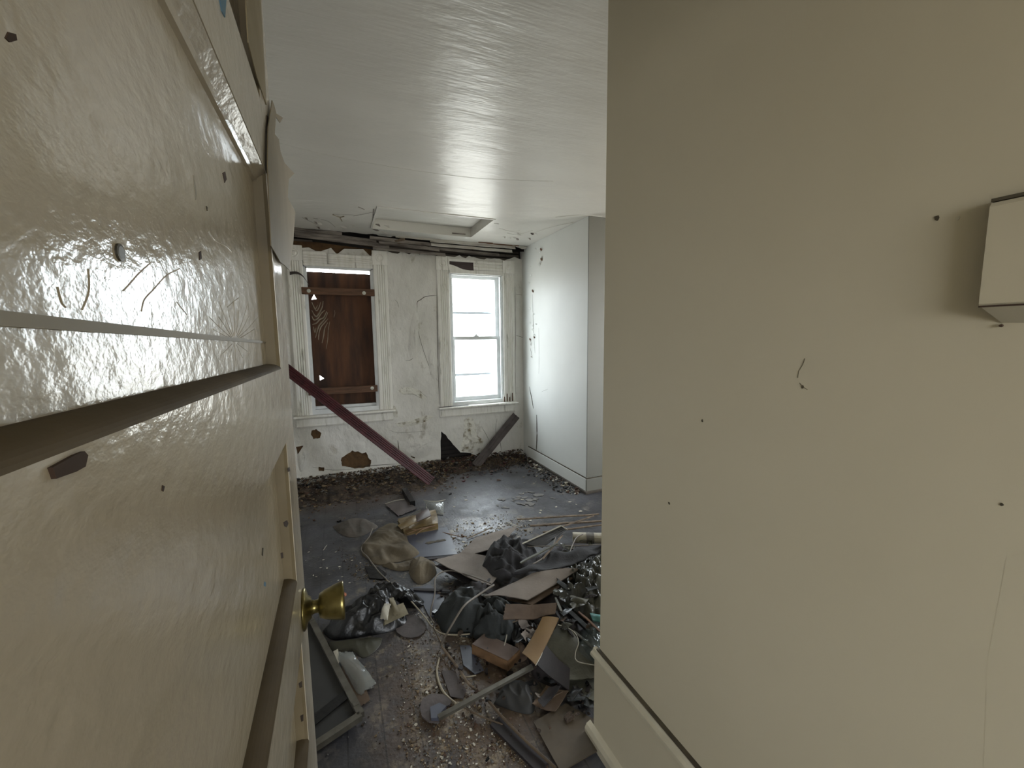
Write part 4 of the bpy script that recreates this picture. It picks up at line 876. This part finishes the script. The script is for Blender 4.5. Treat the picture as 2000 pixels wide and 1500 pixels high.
# black bag on the left with papers
tag(heap('black_bag', [(632, 1232), (655, 1212), (690, 1205), (712, 1170), (745, 1150), (790, 1150), (828, 1176), (815, 1188), (790, 1190), (796, 1215), (770, 1232), (730, 1240), (690, 1247), (650, 1250)], .11, M['black'], 12, fscale=9, amp=.7), 'glossy black plastic rubbish bag slumped left of the middle', 'bag')
sheetobj('paper_bundle', [(748, 1222, .09), (795, 1200, .09), (785, 1178, .13), (755, 1190, .14)], M['papero'], 'folded yellowed paper bundle sticking out of the black rubbish bag', 'paper', .02, bulge=.012, jag=.03)
sheetobj('crumpled_paper', [(744, 1210, .12), (758, 1212, .13), (763, 1180, .16), (752, 1180, .15)], M['paper'], 'crumpled white paper on top of the black rubbish bag', 'paper', .004, bulge=.02, rough=.02, jag=.08)
sheetobj('crumpled_paper', [(770, 1205, .125), (782, 1200, .13), (768, 1165, .16), (760, 1168, .17)], M['papero'], 'tan paper strip tucked into the top of the black rubbish bag', 'paper', .003, bulge=.01, rough=.02, jag=.08)
tag(heap('greenish_mat', [(640, 1256), (700, 1248), (745, 1246), (735, 1270), (710, 1285), (690, 1272), (655, 1275)], .012, M['olive'], 14, edge=.010, fscale=4), 'olive brown torn mat piece in front of the black rubbish bag', 'mat')
bm = B((-.013, .013, -.007, .007, 0, .014), bevel=.001); o = obj('orange_chip', bm, M['orange']); o.location = P(672, 1163, 0); o.rotation_euler = (0, 0, -.9); tag(o, 'tiny orange brick chip on the dark floor by the door knob', 'chip')
# round tile and others
solid([(782+28*math.cos(a*.52)*1.1+20, 1225+22*math.sin(a*.52), .003) for a in range(12)], .004, 'greyboard', 'round_pad', 'flat roundish grey pad with white specks in front of the black rubbish bag', 'pad')
# ------------------------------------------------------------------ window screen lying against the door's foot
def frame_bar(a, b_, w, h): return bar(bmesh.new(), P(*a), P(*b_), w, h)
sf = tag(empty('window_screen'), 'grey metal window screen frame with dark mesh lying on the floor by the door', 'screen')
ca, cb, cc = (603, 1203, .035), (705, 1398, .035), (585, 1478, .035)
A1, A2, A3 = P(*ca), P(*cb), P(*cc); A4 = A1+(A3-A2)
for a, b_ in ((A1, A2), (A2, A3), (A3, A4), (A4, A1)): obj('frame_bar', bar(bmesh.new(), a, b_, .026, .022), M['steel'], sf)
bm = bmesh.new(); extr(bm, [A1+Vector((0, 0, -.004)), A2+Vector((0, 0, -.004)), A3+Vector((0, 0, -.004)), A4+Vector((0, 0, -.004))], (0, 0, .001)); obj('screen_mesh', bm, M['mesh'], sf)
k1 = A2.lerp(A3, .0); obj('inner_strip', bar(bmesh.new(), A2.lerp(A1, .18)+Vector((0, 0, .002)), A3.lerp(A4, .12)+Vector((0, 0, .002)), .045, .004), M['black'], sf)
for u in (.06, .94): obj('corner_key', bar(bmesh.new(), A1.lerp(A2, u)+Vector((0, 0, .0115)), A1.lerp(A2, u+.03 if u < .5 else u-.03)+Vector((0, 0, .0115)), .02, .002), M['steel'], sf)
# packaging right of the screen
sheetobj('clear_wrapper', [(655, 1275, .045), (688, 1270, .05), (735, 1335, .02), (700, 1360, .012)], M['clear'], 'crinkled clear plastic wrapper beside the window screen', 'wrapper', .002, bulge=.02, rough=.02, jag=.06, smooth=True)
sheetobj('kraft_envelope', [(665, 1292, .012), (698, 1282, .012), (722, 1368, .006), (686, 1392, .006)], M['cardb'], 'tan kraft envelope under the clear plastic wrapper beside the screen', 'envelope', .003, bulge=.004, jag=.03)
sheetobj('grey_card', [(708, 1338, .008), (728, 1331, .008), (731, 1343, .008), (712, 1349, .008)], M['chipg'], 'small grey card by the corner of the kraft envelope', 'card', .003, nx=3, ny=3)
sheetobj('wrapper_tip', [(651, 1273, .05), (660, 1268, .055), (664, 1290, .03), (661, 1296, .03)], M['paper'], 'bright white torn corner of packaging at the screen frame', 'wrapper', .002)
# ------------------------------------------------------------------ cardboard, garments and boards of the main pile
tag(heap('rubbish_mound', [(880, 1180), (900, 1140), (960, 1120), (1040, 1090), (1120, 1060), (1200, 1060), (1240, 1160), (1215, 1330), (1130, 1345), (1050, 1330), (1030, 1290), (1000, 1240), (930, 1230), (880, 1220)], .10, M['carddk'], 21, fscale=7, amp=.7), 'dark heap of rotted rubbish forming the core of the main pile', 'rubbish')
sheetobj('cardboard_sheet', [(887, 1092, .02), (975, 1070, .03), (1010, 1028, .03), (930, 1052, .012)], M['card'], 'large flat grey-brown cardboard panel at the back left of the pile', 'cardboard', .005, rough=.006)
sheetobj('cardboard_sheet', [(848, 1100, .05), (958, 1150, .075), (1000, 1095, .09), (905, 1083, .06)], M['card'], 'curled grey-brown cardboard sheet with torn corner at the left of the pile', 'cardboard', .005, curl=(.012, .006), rough=.008, jag=.02)
sheetobj('cardboard_sheet', [(850, 1108, .035), (948, 1160, .045), (980, 1120, .05), (905, 1095, .04)], M['carddk'], 'dark damp cardboard layer right under the curled grey-brown sheet', 'cardboard', .005, curl=(.008, .0), jag=.03)
sheetobj('cardboard_sheet', [(945, 1163, .125), (1030, 1172, .135), (1132, 1110, .19), (1040, 1120, .17)], M['card'], 'long grey-brown cardboard flap jutting forward over the middle of the pile', 'cardboard', .005, curl=(-.01, .006), rough=.006, jag=.02)
sheetobj('cardboard_sheet', [(960, 1172, .10), (1040, 1182, .11), (1120, 1128, .15), (1040, 1140, .13)], M['cardb'], 'brown cardboard layer just beneath the long jutting flap', 'cardboard', .005, curl=(-.008, .006), rough=.006, jag=.03)
tag(heap('charcoal_garment', [(940, 1112), (958, 1072), (990, 1058), (1030, 1064), (1050, 1082), (1042, 1110), (1005, 1142), (975, 1148), (955, 1132)], .13, M['darkcloth'], 31, base=.06, fscale=7, amp=.7), 'bundled charcoal garment on top of the cardboard in the pile', 'garment')
sheetobj('charcoal_sleeve', [(1000, 1128, .15), (1090, 1118, .17), (1185, 1068, .20), (1060, 1085, .16)], M['darkcloth'], 'long charcoal fabric strip stretching right from the bundled garment', 'garment', .012, bulge=.02, rough=.05, jag=.05, smooth=True, nx=34, ny=20)
sheetobj('dark_board', [(1020, 1062, .14), (1060, 1070, .12), (1105, 1036, .14), (1095, 1028, .19)], M['mesh'], 'dark panel with a white rim propped at the back of the pile', 'panel', .006, nx=4, ny=4, rough=.002)
obj('white_rim', tube(bmesh.new(), PP([(1018, 1063, .145), (1058, 1045, .17), (1096, 1027, .198)]), .0045, 6), M['paper'], bpy.data.objects['dark_board'])
obj('white_rim', tube(bmesh.new(), PP([(1096, 1027, .198), (1108, 1034, .16)]), .003, 6), M['paper'], bpy.data.objects['dark_board'])
# paper roll
rl = tag(empty('paper_roll'), 'white wrapped roll with a grey band at the back right of the pile', 'roll')
a, b_ = P(1118, 1050, .13), P(1200, 1052, .13); dd = (b_-a)
obj('roll_body', lathe(bmesh.new(), [(0, .02), (.002, .034), (dd.length-.002, .034), (dd.length, .02)], a, dd, 20), M['paper'], rl, smooth=False)
obj('band', lathe(bmesh.new(), [(.09, .0355), (.14, .0355)], a, dd, 20), M['chipg'], rl)
# sticks and lath splinters
sticks = [((1010, 1015), (1170, 1005), .03, .020, 'straw', 'pale split lath at the very back of the pile by the wall edge'),
 ((1035, 1028), (1175, 1018), .04, .024, 'straw', 'broad pale lath splinter, second from the back of the pile'),
 ((1060, 1040), (1175, 1026), .06, .018, 'straw', 'thin pale lath splinter behind the white roll'),
 ((1095, 1030), (1160, 1008), .09, .014, 'straw', 'short slanting splinter crossing the back laths'),
 ((1030, 1068), (1175, 1064), .13, .008, 'cable', 'thin straight grey rod running right in front of the white roll'),
 ((1016, 1100), (1088, 1062), .19, .016, 'olive', 'olive flattened tube lying over the charcoal garment'),
 ((1060, 1092), (1098, 1046), .18, .012, 'straw', 'short tan stick crossing the dark white-rimmed panel'),
 ((1100, 1185), (1182, 1262), .10, .030, 'black', 'thick black slat slanting down to the right wall corner'),
 ((1110, 1225), (1180, 1285), .09, .016, 'steel', 'grey metal strip slanting below the thick black slat'),
 ((1130, 1195), (1180, 1240), .14, .012, 'batten', 'reddish brown splinter beside the teal scrap'),
 ((1085, 1168), (1097, 1196), .15, .014, 'steel', 'short grey chip standing on the pile under the jutting cardboard'),
 ((1085, 1195), (1120, 1245), .11, .012, 'carddk', 'dark brown stick over the olive sheet'),
 ((993, 1218), (1025, 1210), .08, .007, 'straw', 'small tan splinter under the brown cardboard flap'),
 ((985, 1262), (990, 1240), .06, .006, 'paper', 'small white splinter behind the wood block'),
 ((990, 1020), (1016, 1030), .006, .010, 'paper', 'bright white splinter on the bare floor behind the pile'),
 ((912, 1052), (962, 1030), .006, .010, 'straw', 'pale splinter lying beside the far cardboard panel'),
 ((850, 1036), (905, 1050), .004, .008, 'batten', 'brown thin stick pointing right from the gold box'),
 ((636, 1150), (642, 1138), .003, .004, 'paper', 'tiny white sliver on the dark floor behind the knob')]
sticks[-1] = ((631, 1075), (639, 1064), .003, .004, 'paper', 'tiny white sliver on the dark floor above the door knob')
for a, b_, z, w, m_, lab in sticks:
    p0, p1 = P(*a, z), P(*b_, z+.01); bm = bmesh.new(); n = 6; pts = [p0.lerp(p1, i/n)+Vector((0, 0, .004*noise.noise(Vector((i*.7, z*40, w*100))))) for i in range(n+1)]
    t = (p1-p0).normalized(); s = t.cross(Vector((0, 0, 1))).normalized(); R_ = []
    for i, p in enumerate(pts):
        ww = w/2*(1 if 0 < i < n else .75); R_.append([bm.verts.new(p+s*ww+Vector((0, 0, 0))), bm.verts.new(p+s*ww*.8+Vector((0, 0, w*.35))), bm.verts.new(p-s*ww*.8+Vector((0, 0, w*.35))), bm.verts.new(p-s*ww)])
    for i in range(n):
        for k in range(4): bm.faces.new((R_[i][k], R_[i][(k+1) % 4], R_[i+1][(k+1) % 4], R_[i+1][k]))
    bm.faces.new(R_[0]); bm.faces.new(R_[-1][::-1])
    tag(obj('wood_splinter' if m_ in ('straw', 'batten', 'paper', 'carddk') else 'slat', bm, M[m_]), lab, 'stick', 'splinters about the pile')
# bags in front
tag(heap('grey_bag', [(845, 1205), (868, 1178), (905, 1165), (950, 1168), (985, 1180), (975, 1215), (940, 1242), (900, 1245), (865, 1235), (855, 1218)], .11, M['greencloth'], 41, fscale=6, amp=.45), 'dark grey-green bag bulging at the front left of the pile', 'bag')
tag(heap('green_rag', [(925, 1245), (930, 1200), (965, 1180), (1000, 1190), (1015, 1225), (990, 1262), (950, 1262)], .12, M['greencloth'], 45, base=.03, fscale=8, amp=.7), 'tangled dark green rag between the grey-green bag and the wood block', 'cloth')
tag(heap('plastic_tangle', [(1080, 1155), (1110, 1120), (1150, 1100), (1200, 1100), (1210, 1180), (1170, 1215), (1120, 1200)], .12, M['darkclear'], 51, base=.09, fscale=11, amp=.8), 'tangle of shiny grey plastic film at the right of the pile', 'plastic film')
M['film'] = mat('grey_shiny_film', (.27, .27, .24), .22, (.15, .15, .13), 9, 6, bump=.4, bscale=30)
bpy.data.objects['plastic_tangle'].data.materials[0] = M['film']
tag(heap('black_rag', [(985, 1245), (1000, 1215), (1040, 1212), (1062, 1235), (1035, 1275), (1005, 1285)], .07, M['black'], 55, fscale=9, amp=.7), 'crumpled black rag behind the wood block', 'cloth')
sheetobj('cardboard_flap', [(983, 1215, .13), (1085, 1205, .15), (1088, 1183, .17), (988, 1183, .15)], M['cardb'], 'brown wavy cardboard flap lying across behind the orange-brown strip', 'cardboard', .005, curl=(.012, .0), rough=.012, jag=.03)
sheetobj('orange_cardboard', [(1020, 1278, .10), (1046, 1300, .09), (1092, 1210, .15), (1060, 1208, .16)], M['cardo'], 'orange-brown cardboard strip slanting up behind the wood block', 'cardboard', .006, curl=(-.006, .01), rough=.004)
sheetobj('dark_flap', [(1044, 1298, .085), (1110, 1352, .04), (1112, 1310, .07), (1064, 1262, .10)], M['carddk'], 'dark purplish cardboard flap below the orange-brown strip', 'cardboard', .006, curl=(.01, 0), rough=.004)
obj('pale_edge', tube(bmesh.new(), PP([(1046, 1300, .094), (1055, 1284, .10), (1064, 1264, .108)]), .002, 5), M['paper'], bpy.data.objects['dark_flap'])
sheetobj('olive_sheet', [(1064, 1268, .085), (1100, 1330, .05), (1175, 1320, .06), (1098, 1205, .13)], M['olive'], 'olive green rubbery sheet under the grey strip at the right of the pile', 'sheet', .006, rough=.02, jag=.03, bulge=.01)
sheetobj('olive_sheet', [(1100, 1330, .03), (1120, 1368, .012), (1190, 1360, .012), (1175, 1300, .04)], M['olive'], 'lower olive green sheet piece next to the wall corner', 'sheet', .005, rough=.02, jag=.03)
obj('seam', tube(bmesh.new(), spline(PP([(1090, 1220, .145), (1110, 1227, .14), (1124, 1238, .13), (1130, 1255, .12), (1124, 1275, .10), (1128, 1292, .09), (1165, 1300, .08)]), 5), .0022, 5), M['paper'], bpy.data.objects['olive_sheet'])
tag(heap('clear_bag', [(1128, 1240), (1160, 1222), (1200, 1235), (1205, 1290), (1160, 1302), (1130, 1290), (1124, 1268)], .07, M['darkclear'], 61, base=.06, fscale=7, amp=.6), 'grey see-through plastic bag against the right wall corner', 'bag')
sheetobj('teal_scrap', [(1152, 1200, .15), (1185, 1205, .15), (1185, 1218, .145), (1158, 1214, .145)], M['teal'], 'small teal plastic scrap at the wall edge', 'scrap', .006, bulge=.01)
# torn scraps filling the gaps of the pile
r9 = random.Random(77); SC = [('carddk', 'dark brown'), ('cardb', 'brown'), ('black', 'black'), ('olive', 'olive'), ('film', 'shiny grey'), ('greencloth', 'dark green'), ('card', 'grey-brown')]
zones = [(14, [(985, 1215), (1075, 1225), (1060, 1262), (1000, 1258)], .06, .11), (12, [(1085, 1150), (1160, 1110), (1160, 1200), (1100, 1200)], .15, .20), (9, [(880, 1130), (945, 1160), (985, 1200), (930, 1200)], .04, .09),
         (10, [(1070, 1330), (1160, 1310), (1160, 1375), (1060, 1360)], .012, .05), (8, [(1040, 1045), (1160, 1050), (1160, 1075), (1060, 1080)], .08, .14), (7, [(1085, 1205), (1160, 1215), (1160, 1240), (1120, 1245)], .12, .15)]
for n_, poly, zl, zh in zones:
    xs = [p[0] for p in poly]; ys = [p[1] for p in poly]
    for _ in range(n_):
        for _t in range(40):
            q = (r9.uniform(min(xs), max(xs)), r9.uniform(min(ys), max(ys)))
            if inside(q, poly): break
        c = P(*q, r9.uniform(zl, zh)); L_, w_, a_ = r9.uniform(.035, .10), r9.uniform(.015, .045), r9.uniform(0, 3.14); tl, t2_ = r9.uniform(-.35, .35), r9.uniform(-.5, .5)
        ux = Vector((math.cos(a_), math.sin(a_), tl))*L_/2; uy = Vector((-math.sin(a_), math.cos(a_), t2_))*w_/2
        m_, word = r9.choice(SC)
        o = obj('torn_scrap', patch(bmesh.new(), [c-ux-uy, c+ux-uy, c+ux*r9.uniform(.5, 1)+uy, c-ux*r9.uniform(.6, 1)+uy], .002, bulge=r9.uniform(-.01, .015), curl=(r9.uniform(-.004, .012), 0), nx=7, ny=5, rough=.012, seed=r9.random()*50, jag=.12), M[m_])
        tag(o, word+' torn scrap wedged among the rubbish of the main pile', 'scrap', 'torn scraps in the main pile')
# wood block
wb = tag(empty('wood_block'), 'orange-brown sawn wood block with a grimy top in the front of the pile', 'block')
bm = bmesh.new(); zb, zt = .012, .062
T4 = [P(921, 1258, zt), P(946, 1237, zt), P(1016, 1268, zt), P(994, 1299, zt)]
cA, cB, cC = T4[0], T4[1], T4[2]; T4[3] = T4[0]+(T4[2]-T4[1])
lo = [bm.verts.new((p.x, p.y, zb)) for p in T4]; hi = [bm.verts.new((p.x, p.y, zt)) for p in T4]
bm.faces.new(lo[::-1]); bm.faces.new(hi)
for i in range(4): bm.faces.new((lo[i], lo[(i+1) % 4], hi[(i+1) % 4], hi[i]))
bmesh.ops.bevel(bm, geom=bm.edges[:], offset=.002, segments=2, affect='EDGES'); obj('block_body', bm, M['wood'], wb)
bm = bmesh.new(); c = sum(T4, Vector())/4; extr(bm, [Vector((c.x+(p.x-c.x)*.985, c.y+(p.y-c.y)*.985, zt+.0002)) for p in T4], (0, 0, .001)); obj('grimy_top', bm, M['woodtop'], wb)
q = P(952, 1266, zt+.0015); obj('nail_hole', lathe(bmesh.new(), [(0, .004), (.0006, .004)], q, (0, 0, 1), 10), M['black'], wb)
tag(heap('splintered_wood', [(1000, 1282), (1012, 1268), (1030, 1272), (1028, 1288), (1008, 1296)], .05, M['cardb'], 66, fscale=14), 'splintered brown wood knot touching the end of the wood block', 'wood scrap')
# metal rod with a round grey head
sp_ = tag(empty('metal_scraper'), 'grey metal bar with a broken round plate end, lying in the foreground', 'metal bar')
obj('bar', bar(bmesh.new(), P(856, 1402, .03), P(1040, 1302, .075), .019, .012), M['steel'], sp_)
pts = [(820, 1385), (826, 1366), (842, 1358), (866, 1359), (882, 1371), (878, 1380), (862, 1386), (858, 1398), (858, 1412), (838, 1412), (824, 1402)]
obj('round_plate', plate(bmesh.new(), [P(x, y, .008) for x, y in pts], .007), M['greyboard'], sp_)
obj('raised_hub', plate(bmesh.new(), [P(x, y, .015) for x, y in ((840, 1386), (858, 1378), (872, 1384), (862, 1396), (858, 1408), (842, 1408))], .012), M['slate'], sp_)
tag(heap('black_fabric_scrap', [(965, 1375), (985, 1345), (1020, 1338), (1042, 1355), (1040, 1392), (1005, 1390)], .03, M['black'], 71, fscale=5), 'matte black fabric scrap in the foreground right of the grey bar', 'cloth')
bpy.data.objects['black_fabric_scrap'].data.materials[0] = M['mesh']
sheetobj('brown_sheet', [(1042, 1412, .008), (1095, 1510, .008), (1215, 1440, .010), (1105, 1375, .012)], M['olivebrown'], 'flat brown square sheet at the bottom right by the wall corner', 'sheet', .005, rough=.003, nx=10, ny=10)
sheetobj('cardboard_scrap', [(1040, 1380, .01), (1085, 1395, .01), (1110, 1355, .03), (1068, 1345, .02)], M['cardb'], 'curled brown cardboard scrap behind the flat brown square sheet', 'cardboard', .004, curl=(.01, .004), jag=.03)
tag(obj('red_brown_plank', bar(bmesh.new(), P(968, 1408, .008), P(1062, 1500, .008), .055, .012), M['batten']), 'thin red-brown board between the long stick and the grit in the foreground', 'board')
bpy.data.objects['red_brown_plank'].data.materials[0] = M['carddk']
tag(obj('long_stick', tube(bmesh.new(), spline(PP([(948, 1362, .02), (985, 1405, .024), (1030, 1450, .024), (1085, 1500, .022)]), 5), .005, 7), M['stick']), 'long thin stick running out of the bottom of the view', 'stick')
tag(obj('long_stick', tube(bmesh.new(), spline(PP([(862, 1262, .02), (893, 1302, .022), (915, 1335, .026), (937, 1352, .028)]), 5), .0055, 7), M['straw']), 'pale bent stick left of the wood block ending at the grey bar', 'stick')
tag(obj('thin_stick', tube(bmesh.new(), PP([(903, 1380, .012), (940, 1400, .014), (982, 1415, .014)]), .003, 6), M['stick']), 'short thin stick in the foreground grit', 'stick')
solid([(898, 1262, .004), (918, 1262, .004), (945, 1310, .006), (928, 1318, .006), (905, 1300, .004)], .004, 'slate', 'grey_shard', 'long grey glazed shard left of the wood block', 'shard')
solid([(862, 1312, .003), (885, 1310, .003), (910, 1350, .003), (905, 1366, .003), (880, 1362, .003)], .004, 'greyboard', 'grey_shard', 'dull grey shard inside the curve of the bent cable', 'shard')
# cables
for pts, r_, m_, lab in (
 ([(728, 1032, .05), (720, 1050, .04), (710, 1062, .015), (706, 1075, .008), (718, 1088, .008), (738, 1115, .006), (755, 1132, .006)], .0045, 'cable', 'grey cable curling round the left of the tan cloth'),
 ([(755, 1133, .008), (790, 1160, .05), (808, 1180, .04), (828, 1203, .02), (845, 1225, .02), (862, 1237, .02), (890, 1240, .02), (918, 1238, .03)], .0035, 'cablel', 'pale thin wire looping in front of the grey-green bag'),
 ([(960, 1140, .13), (920, 1125, .09), (885, 1115, .06), (862, 1118, .06), (850, 1130, .06), (849, 1160, .05), (843, 1185, .035), (841, 1205, .02), (848, 1218, .01)], .004, 'cable', 'brownish cable arching out from under the curled cardboard'),
 ([(965, 1142, .16), (930, 1165, .16), (905, 1185, .17), (880, 1225, .12), (865, 1252, .05), (861, 1262, .02)], .005, 'cable', 'grey flat cord drooping over the grey-green bag'),
 ([(862, 1258, .02), (856, 1245, .03), (846, 1225, .03)], .003, 'stick', 'short brown wire end at the cord junction'),
 ([(858, 1285, .006), (853, 1310, .006), (858, 1335, .006), (870, 1357, .008), (890, 1374, .008)], .005, 'cablel', 'pale bent cable curved like a bow in the foreground'),
 ([(900, 1318, .006), (912, 1322, .008), (930, 1319, .006)], .003, 'cablel', 'tiny pale hook of wire below the grey shard'),
 ([(1085, 1050, .19), (1078, 1070, .18), (1060, 1090, .18), (1040, 1102, .18)], .004, 'cable', 'olive-grey cord draped over the charcoal fabric'),
 ([(1150, 1040, .15), (1128, 1048, .17), (1118, 1065, .17), (1112, 1082, .17)], .0035, 'cable', 'thin cord curling down beside the white roll')):
    tag(obj('cable', tube(bmesh.new(), spline(PP(pts), 6), r_, 7), M[m_], smooth=True), lab, 'cable', 'cables in the rubbish')
